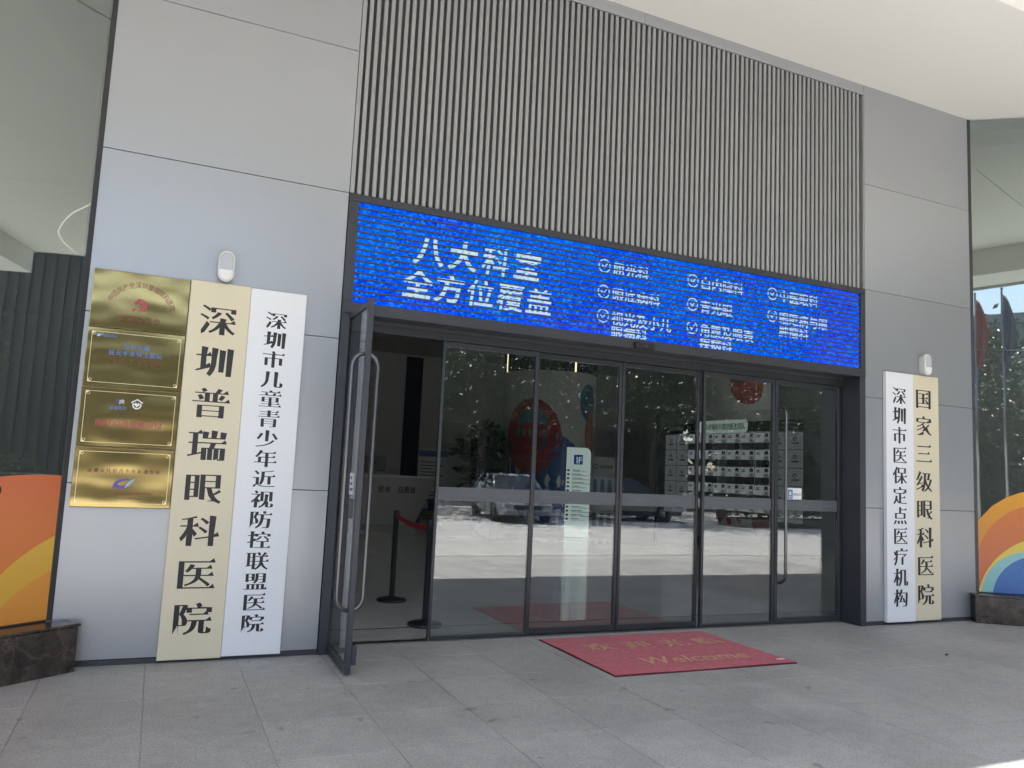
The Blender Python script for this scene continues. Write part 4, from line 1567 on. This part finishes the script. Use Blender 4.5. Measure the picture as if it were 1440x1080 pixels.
m_logo = emit_mat('glowing grey card', (0.85, 0.92, 0.92), EM * 0.105)
m_strip = mat('card caption', (0.10, 0.10, 0.105), 0.5)
skin = mat('portrait skin', (0.42, 0.30, 0.24), 0.6)
por = MB()
for part, mi in (([(0.60, 0.0), (0.98, 0.0), (0.96, 0.30), (0.86, 0.42), (0.72, 0.42), (0.62, 0.30)], 0),):
    flat_poly(por, [(q[0], q[1]) for q in part], -0.0022, mi)
flat_poly(por, disc_pts(0.79, 0.66, 0.13, 12), -0.0024, 1)
flat_poly(por, [(0.66, 0.45), (0.66, 0.78), (0.72, 0.92), (0.86, 0.92), (0.92, 0.78), (0.92, 0.45), (0.885, 0.45), (0.88, 0.72), (0.79, 0.80), (0.70, 0.72), (0.695, 0.45)], -0.0026, 2)
flat_poly(por, [(0.76, 0.05), (0.79, 0.40), (0.82, 0.05)], -0.0023, 2)
for q in (0.68, 0.52):
    flat_poly(por, [(0.10, q), (0.34, q), (0.34, q + 0.09), (0.10, q + 0.09)], -0.0022, 2)
por_me = por.mesh('portrait', [m_logo, skin, M['ink']])
lg = MB()
ring_flat(lg, 0.5, 0.60, 0.07, 0.12, -0.0022, 14)
for q in range(4):
    flat_poly(lg, [(0.30 + q * 0.11, 0.30), (0.39 + q * 0.11, 0.30), (0.39 + q * 0.11, 0.40), (0.30 + q * 0.11, 0.40)], -0.0022)
lg_me = lg.mesh('printed_mark', [M['ink_grey']])
for r_ in range(rows):
    zt = HZ - 0.25 - r_ * rhh
    for c_ in range(10):
        x0, x1 = xs[c_] + 0.008, xs[c_ + 1] - 0.008
        h = rhh - 0.014
        if 2 <= c_ <= 7:
            cd_ = MB().box(x0, x1, -0.0082, -0.0065, zt - h * 0.58, zt).build('card', m_card, gp)
            po_ = link('portrait', por_me, cd_, (x0, -0.0065, zt - h * 0.58))
            po_.scale = ((x1 - x0), 1, h * 0.58)
            MB().box(x0, x1, -0.0082, -0.0065, zt - h, zt - h * 0.6).build('card_caption', m_strip, cd_)
        else:
            cd_ = MB().box(x0, x1, -0.0082, -0.0065, zt - h, zt).build('card', m_logo, gp)
            po_ = link('printed_mark', lg_me, cd_, (x0, -0.0065, zt - h))
            po_.scale = ((x1 - x0), 1, h)

# potted plant
pp = thing('potted_plant', 'tall dark leafy potted plant in the lobby beside the big column', 'plant', (7.95, 12.6, 0))
MB().lathe([(0.0, 0.0), (0.22, 0.0), (0.30, 0.5), (0.31, 0.55), (0.27, 0.55), (0.25, 0.48), (0.0, 0.48)], 24).build('pot', M['desk'], pp)
mb = MB()
r2 = random.Random(3)
for k in range(7):
    a = k * 0.9; l_ = r2.uniform(1.2, 2.2)
    mb.tube([(0.05 * math.cos(a), 0.05 * math.sin(a), 0.48), (0.15 * math.cos(a), 0.15 * math.sin(a), 0.48 + l_ * 0.5), (0.34 * math.cos(a), 0.34 * math.sin(a), 0.48 + l_)], [0.02, 0.015, 0.008], 6)
mb.build('stem', mat('stem', (0.06, 0.07, 0.03), 0.7), pp)


def leaves(mb, pts, size, r, up=0.3):
    for p in pts:
        d = Vector((r.gauss(0, 1), r.gauss(0, 1), r.gauss(up, 0.7))).normalized()
        s = d.cross(Vector((r.gauss(0, 1), r.gauss(0, 1), r.gauss(0, 1)))).normalized()
        L = size * r.uniform(0.7, 1.3); w = L * 0.24
        p = Vector(p)
        nrm = d.cross(s)
        mb.add([p, p + d * L * 0.5 + s * w, p + d * L - nrm * L * 0.2, p + d * L * 0.5 - s * w], [(0, 1, 2, 3)])


mb = MB()
pts = []
for k in range(260):
    a = r2.uniform(0, 6.28); rr = r2.uniform(0.1, 0.75); z = r2.uniform(0.9, 2.75)
    if rr > 0.75 - abs(z - 1.9) * 0.35: continue
    pts.append((rr * math.cos(a), rr * math.sin(a), z))
leaves(mb, pts, 0.42, r2, -0.1)
mb.build('foliage', leaf_mat('house plant leaf', (0.02, 0.045, 0.02), (0.035, 0.07, 0.03)), pp)

# ================================================================== STREET SIDE (seen mirrored in the glass)
LEAF = [leaf_mat('leaf dark', (0.02, 0.038, 0.014), (0.04, 0.07, 0.028)), leaf_mat('leaf mid', (0.028, 0.045, 0.014), (0.06, 0.09, 0.03))]
BARK = mat('bark', (0.09, 0.07, 0.055), 0.9, 0, 6, 0.3, 30, 0.6)


def tree(label, x, y, h, rad, seed, nl, cat='tree'):
    r = random.Random(seed)
    t = thing('street_tree', label, cat, (x, y, -0.05), 0, 'trees across the plaza')
    tr = MB()
    lean = (r.uniform(-0.3, 0.3), r.uniform(-0.3, 0.3))
    hb = h * 0.38
    tr.tube([(0, 0, 0), (lean[0] * 0.3, lean[1] * 0.3, hb * 0.5), (lean[0], lean[1], hb), (lean[0] * 1.4, lean[1] * 1.4, h * 0.72)], [0.24, 0.19, 0.15, 0.05], 8)
    clumps = []
    nb = 9
    for k in range(nb):
        a = 2 * math.pi * k / nb + r.uniform(-0.3, 0.3)
        z0 = r.uniform(hb * 0.7, h * 0.6)
        L = rad * r.uniform(0.55, 1.0)
        e = (lean[0] + L * math.cos(a), lean[1] + L * math.sin(a), z0 + r.uniform(0.15, 0.35) * h)
        m_ = (lean[0] + L * 0.5 * math.cos(a), lean[1] + L * 0.5 * math.sin(a), z0 + 0.08 * h)
        tr.tube([(lean[0], lean[1], z0), m_, e], [0.08, 0.055, 0.02], 5)
        clumps.append(e)
        clumps.append(m_)
    for k in range(20):
        a = r.uniform(0, 6.283); rr = rad * math.sqrt(r.random()) * 0.95; zz = r.uniform(h * 0.42, h)
        f = 1 - max(0, (zz - h * 0.65) / (h * 0.42))
        clumps.append((lean[0] + rr * f * math.cos(a), lean[1] + rr * f * math.sin(a), zz))
    tr.build('trunk', BARK, t)
    cr = MB()
    per = nl // len(clumps)
    for c in clumps:
        cs = rad * r.uniform(0.2, 0.36)
        pts = [(c[0] + r.gauss(0, cs * 0.6), c[1] + r.gauss(0, cs * 0.6), c[2] + r.gauss(0, cs * 0.45)) for _ in range(per)]
        leaves(cr, pts, 0.30 if y > -35 else 0.5, r, 0.0)
    cr.build('crown', LEAF[seed % 2], t)
    return t


TREES = [
    (11.5, -21.0, 9.5, 3.4, 'broad tree behind the pale parked car'),
    (16.5, -21.5, 10.5, 3.8, 'leafy tree behind the dark parked car'),
    (21.5, -19.0, 9.0, 3.4, 'spreading tree behind the left end of the hedge'),
    (27.0, -22.0, 11.0, 4.0, 'tall tree behind the middle of the hedge'),
    (33.0, -20.0, 10.0, 3.8, 'bushy tree behind the right end of the hedge'),
    (14.0, -29.0, 12.0, 4.2, 'tall tree across the road, second row, left of the tower'),
    (20.0, -30.0, 13.0, 4.4, 'highest crown across the road before the pale tower'),
    (26.5, -31.0, 12.0, 4.2, 'round crown across the road, right of the highest one'),
    (34.0, -31.0, 13.5, 4.6, 'big dark crown across the road at far right'),
    (7.5, -27.5, 11.0, 3.8, 'tree across the road behind the silver car'),
    (1.5, -27.5, 8.5, 3.3, 'tree directly behind the red flag'),
    (-3.0, -31.0, 9.5, 3.6, 'taller tree left of the flag poles'),
    (4.5, -33.0, 9.0, 3.4, 'tree behind the dark blue flag'),
    (-1.0, -24.0, 7.5, 2.8, 'low tree in front of the flag row, left'),
    (40.0, -24.0, 11.0, 4.0, 'tree past the right end of the road'),
    (12.0, -41.0, 14.0, 5.0, 'added back row tree hiding sky left of the pale tower'),  # this row down to the right end is added to block a sky gap
    (21.0, -43.0, 14.5, 5.0, 'added back row tree hiding sky in front of the pale tower'),
    (31.0, -44.0, 14.5, 5.0, 'added back row tree hiding sky before the right corner of the pale tower'),
    (42.0, -42.0, 14.5, 5.0, 'added back row tree hiding sky before the brown tower'),
    (54.0, -38.0, 14.5, 5.0, 'added back row tree hiding sky at the right end'),
    (-6.0, -40.0, 9.5, 4.2, 'back row tree behind the flag poles')]
for i, (x, y, h, rad, lab) in enumerate(TREES):
    tree(lab, x, y, h, rad, 11 + i, 3600)


def hedge(label, x0, x1, y0, y1, h, seed):
    r = random.Random(seed)
    t = thing('hedge', label, 'hedge', ((x0 + x1) / 2, (y0 + y1) / 2, -0.05))
    hx, hy = (x1 - x0) / 2, (y1 - y0) / 2
    MB().bbox(-hx, hx, -hy, hy, 0, 0.35, 0.02).build('planter', M['marble'], t)
    mb = MB()
    pts = [(r.uniform(-hx, hx), r.uniform(-hy, hy), 0.4 + (h - 0.4) * r.random() ** 0.7 * (0.8 + 0.2 * math.sin(r.random() * 6))) for _ in range(int((x1 - x0) * 260))]
    leaves(mb, pts, 0.22, r, 0.4)
    mb.build('foliage', LEAF[1], t)


hedge('low clipped hedge in a stone planter across the plaza', 18.5, 36.0, -15.6, -14.4, 1.3, 5)

# parked cars
def car(label, x, y, rz, body_col, tall):
    t = thing('parked_car', label, 'car', (x, y, -0.05), rz, 'cars parked across the plaza')
    bm_ = mat('car paint', body_col, 0.25, 0.0, coat=1.0)
    L, Wd = 4.7, 0.92
    zt = 1.82 if tall else 1.48
    bel = 1.02 if tall else 0.92
    # lower body: cross-sections along x (front at +x)
    secs = [(-2.35, 0.45, 0.82, 0.78), (-2.25, 0.28, bel - 0.02, 0.86), (-1.5, 0.24, bel, Wd), (0.0, 0.22, bel, Wd), (0.9, 0.22, bel - 0.02, Wd), (1.7, 0.24, bel - 0.12, 0.90), (2.2, 0.28, bel - 0.24, 0.84), (2.36, 0.42, bel - 0.38, 0.74)]
    vs = []; fs = []
    for (sx, zl, zh, w) in secs:
        vs += [(sx, -w * 0.92, zl), (sx, -w, zl + 0.18), (sx, -w, zl + (zh - zl) * 0.7), (sx, -w * 0.93, zh), (sx, w * 0.93, zh), (sx, w, zl + (zh - zl) * 0.7), (sx, w, zl + 0.18), (sx, w * 0.92, zl)]
    for i in range(len(secs) - 1):
        for k in range(8):
            fs.append((i * 8 + k, i * 8 + 8 + k, i * 8 + 8 + (k + 1) % 8, i * 8 + (k + 1) % 8))
    fs.append(tuple(range(8))); o = (len(secs) - 1) * 8
    fs.append(tuple(o + 7 - k for k in range(8)))
    MB().add(vs, fs, 0, False).build('body', bm_, t)
    # greenhouse
    rw, bw = 0.66, 0.84
    x0, x1, x2, x3 = -2.15, -1.85 if tall else -1.5, 0.35, 1.25
    vs = [(x0, -bw, bel), (x1, -rw, zt), (x2, -rw, zt), (x3, -bw, bel - 0.03), (x0, bw, bel), (x1, rw, zt), (x2, rw, zt), (x3, bw, bel - 0.03)]
    MB().add(vs, [(0, 3, 2, 1), (4, 5, 6, 7), (2, 3, 7, 6), (0, 1, 5, 4)]).build('windows', mat('car glass', (0.015, 0.018, 0.02), 0.05, spec=0.8), t)
    MB().add([(x1 - 0.05, -rw - 0.02, zt - 0.02), (x2 + 0.05, -rw - 0.02, zt - 0.02), (x2 + 0.05, rw + 0.02, zt - 0.02), (x1 - 0.05, rw + 0.02, zt - 0.02), (x1 + 0.1, -rw + 0.1, zt + 0.05), (x2 - 0.12, -rw + 0.1, zt + 0.05), (x2 - 0.12, rw - 0.1, zt + 0.05), (x1 + 0.1, rw - 0.1, zt + 0.05)],
             [(0, 1, 5, 4), (1, 2, 6, 5), (2, 3, 7, 6), (3, 0, 4, 7), (4, 5, 6, 7), (3, 2, 1, 0)]).build('roof', bm_, t)
    for s in (-1, 1):
        for (xa, za, xb, zb) in ((x3, bel - 0.03, x2, zt), (x0, bel, x1, zt), (-0.55, bel, -0.50, zt)):
            MB().tube([(xa, s * bw * 1.01, za), (xb, s * rw * 1.01, zb)], 0.045, 6).build('pillar', bm_, t)
        MB().bbox(0.95, 1.15, min(s * 0.90, s * 1.06), max(s * 0.90, s * 1.06), bel + 0.02, bel + 0.17, 0.02).build('mirror', bm_, t)
        MB().bbox(2.12, 2.30, min(s * 0.50, s * 0.80), max(s * 0.50, s * 0.80), bel - 0.42, bel - 0.28, 0.02).build('headlight', M['white'], t)
        for wx in (-1.45, 1.45):
            w_ = thing('wheel', None, None, (wx, s * 0.83, 0.35))
            w_.parent = t
            p = [(0.20, -0.10), (0.33, -0.10), (0.35, -0.07), (0.35, 0.07), (0.33, 0.10), (0.20, 0.10)]
            MB().lathe(p, 24).build('tyre', M['mat_rubber'], w_, rot=(math.pi / 2, 0, 0))
            MB().lathe([(0.0, 0.07), (0.12, 0.085), (0.205, 0.07), (0.205, -0.07), (0.0, -0.07)], 12).build('rim', M['steel'], w_, rot=(math.pi / 2, 0, 0))
    MB().bbox(2.33, 2.40, -0.45, 0.45, 0.45, 0.60, 0.01).build('grille', M['black'], t)
    return t


car('pale car facing the doors, nearest in the mirrored plaza', 10.9, -16.8, math.radians(100), (0.36, 0.37, 0.38), False)
car('silver van-like car parked left of the pale one in the mirrored plaza', 7.3, -18.2, math.radians(96), (0.45, 0.46, 0.47), True)
car('dark car parked sideways right of the pale one before the hedge', 15.6, -17.6, math.radians(8), (0.03, 0.03, 0.035), False)

# flags
def flag(label, x, y, h, col, hang):
    t = thing('flag_pole', label, 'flag pole', (x, y, -0.05), 0, 'flag poles across the plaza')
    MB().tube([(0, 0, 0), (0, 0, h)], [0.05, 0.03], 12).build('pole', M['steel'], t)
    MB().lathe([(0, 0), (0.05, 0.03), (0.0, 0.10)], 12, (0, 0, h)).build('finial', M['gold'], t)
    MB().bbox(-0.3, 0.3, -0.3, 0.3, 0, 0.12, 0.02).build('base', M['plaza'], t)
    n, q = 10, 12
    vs = []; fs = []
    for j in range(q + 1):
        v = j / q
        wd = 0.12 + 0.20 * math.sin(math.pi * min(1, v * 1.1)) ** 0.8
        for i in range(n + 1):
            u = i / n
            vs.append((0.03 + u * wd, 0.09 * math.sin(u * 9 + v * 2), h - 0.15 - v * hang - 0.12 * u))
    for j in range(q):
        for i in range(n):
            fs.append((j * (n + 1) + i, j * (n + 1) + i + 1, (j + 1) * (n + 1) + i + 1, (j + 1) * (n + 1) + i))
    f = MB().add(vs, fs, 0, True).build('flag', mat('flag cloth', col, 0.8), t)
    f.modifiers.new('thick', 'SOLIDIFY').thickness = 0.004
    return t


flag('steel flag pole with a limp red flag', 4.05, -16.8, 8.0, (0.30, 0.05, 0.06), 2.2)
flag('steel flag pole with a limp dark blue flag', 4.78, -17.0, 8.1, (0.06, 0.075, 0.14), 2.2)


# tower block beyond the trees
def tower(label, x, y, w, d, floors, cols, col, rz):
    t = thing('apartment_tower', label, 'building', (x, y, -0.06), rz)
    fh = 3.1
    H = floors * fh
    MB().box(-w / 2, w / 2, -d / 2, d / 2, 0, H).build('wall', mat('tower wall', col, 0.8, 0, 0.3, 0.06), t)
    MB().bbox(-w / 2 - 0.3, w / 2 + 0.3, -d / 2 - 0.3, d / 2 + 0.3, H, H + 0.8, 0.05).build('roof', M['plaza'], t)
    gw = w / cols
    g_ = mat('tower glass', (0.03, 0.04, 0.05), 0.1)
    wm_ = MB().box(-gw * 0.3, gw * 0.3, -0.06, 0.05, 0, 1.6)
    wm_.box(-gw * 0.36, gw * 0.36, -0.05, 0.35, -0.16, -0.02, 1)
    me = wm_.mesh('window', [g_, M['plaza']])
    for f in range(floors):
        for c in range(cols):
            link('window', me, t, (-w / 2 + gw * (c + 0.5), d / 2, f * fh + 0.9))


tower('pale apartment tower standing beyond the trees', 33, -58, 22, 12, 9, 8, (0.42, 0.36, 0.31), 0.25)
tower('brown apartment tower beyond the trees, further right', 62, -50, 22, 12, 10, 8, (0.36, 0.30, 0.27), 0.6)
tower('grey office block beyond the flag poles', -16, -66, 24, 12, 5, 8, (0.40, 0.40, 0.40), -0.1)


# ribbed block added past the plaza to block sky mirrored in the left glass
def ribbed_sky_block(label, x, y, d, h):
    t = thing('sky_block', label, 'building', (x, y, -0.06))
    MB().box(0.3, 14, -d / 2, d / 2, 0, h).build('wall', mat('dark curtain wall', (0.045, 0.05, 0.055), 0.4, 0, 0.2, 0.1), t)
    MB().bbox(-0.1, 14.4, -d / 2 - 0.4, d / 2 + 0.4, h, h + 0.7, 0.05).build('roof', M['plaza'], t)
    rib = MB().box(0.0, 0.295, -0.12, 0.12, 0.2, h - 0.05).mesh('rib', mat('dark metal rib', (0.05, 0.052, 0.054), 0.5, 0.2))
    n = int(d / 0.75)
    for k in range(n):
        link('rib', rib, t, (0, -d / 2 + 0.4 + k * 0.75, 0))
    for k in range(1, 4):
        MB().box(0.1, 0.298, -d / 2, d / 2, k * h / 4 - 0.15, k * h / 4 + 0.15).build('floor_band', M['frame'], t)


ribbed_sky_block('added dark ribbed block past the plaza, blocking sky mirrored in the left glass', 50, -14, 36, 15)


hedge('added tall dense hedge behind the flag poles, darkening what the plaques mirror', -14.0, 9.0, -25.9, -24.7, 2.6, 9)  # added to darken the reflection in the brass plaques
hedge('added long hedge across the road under the back row trees, hiding low sky', 9.5, 62.0, -40.0, -38.8, 2.8, 12)  # added against the bright low sky mirrored in the doors
# woodland belt added and heightened to shut out bright sky between mirrored trees
r3 = random.Random(21)
mb = MB()
for k in range(20000):
    x = r3.uniform(-70, 120)
    top = (7.0 if x < 7 else 18.5) + 2.2 * math.sin(x * 0.23) + 1.2 * math.sin(x * 0.71)
    p = Vector((x, r3.uniform(-53, -47), 0.2 + top * r3.random() ** 0.8))
    leaves(mb, [p], 1.9, r3, 0.0)
tag(mb.build('sky_blocking_wood', LEAF[0]), 'added belt of dark woodland behind the road, hiding the low sky', 'woodland', None, 'stuff')


# dry leaves and scraps on the paving
lm = mat('dry leaf', (0.045, 0.035, 0.022), 0.8)
for i, (x, y, rz, sc, lab) in enumerate(((7.10, -1.32, 0.4, 1.0, 'small dry leaf lying on the paving near the right wall'),)):
    t = thing('fallen_leaf', lab, 'leaf', (x, y, 0.0005), rz)
    vs = []
    for k in range(7):
        u = k / 6
        w = 0.016 * math.sin(math.pi * min(1, 0.08 + u * 0.92)) ** 0.8 * sc
        vs += [((u - 0.5) * 0.085 * sc, -w, 0.004 + 0.006 * math.sin(u * 5) ** 2), ((u - 0.5) * 0.085 * sc, 0, 0.002 + 0.003 * u), ((u - 0.5) * 0.085 * sc, w, 0.006 + 0.005 * math.cos(u * 4) ** 2)]
    fs = []
    for k in range(6):
        for q in range(2):
            fs.append((k * 3 + q, k * 3 + 3 + q, k * 3 + 4 + q, k * 3 + 1 + q))
    MB().add(vs, fs, 0, True).build('blade', lm, t)
    MB().tube([(0.04 * sc, 0, 0.005), (0.06 * sc, 0.004, 0.004)], 0.0012, 5).build('stalk', lm, t)
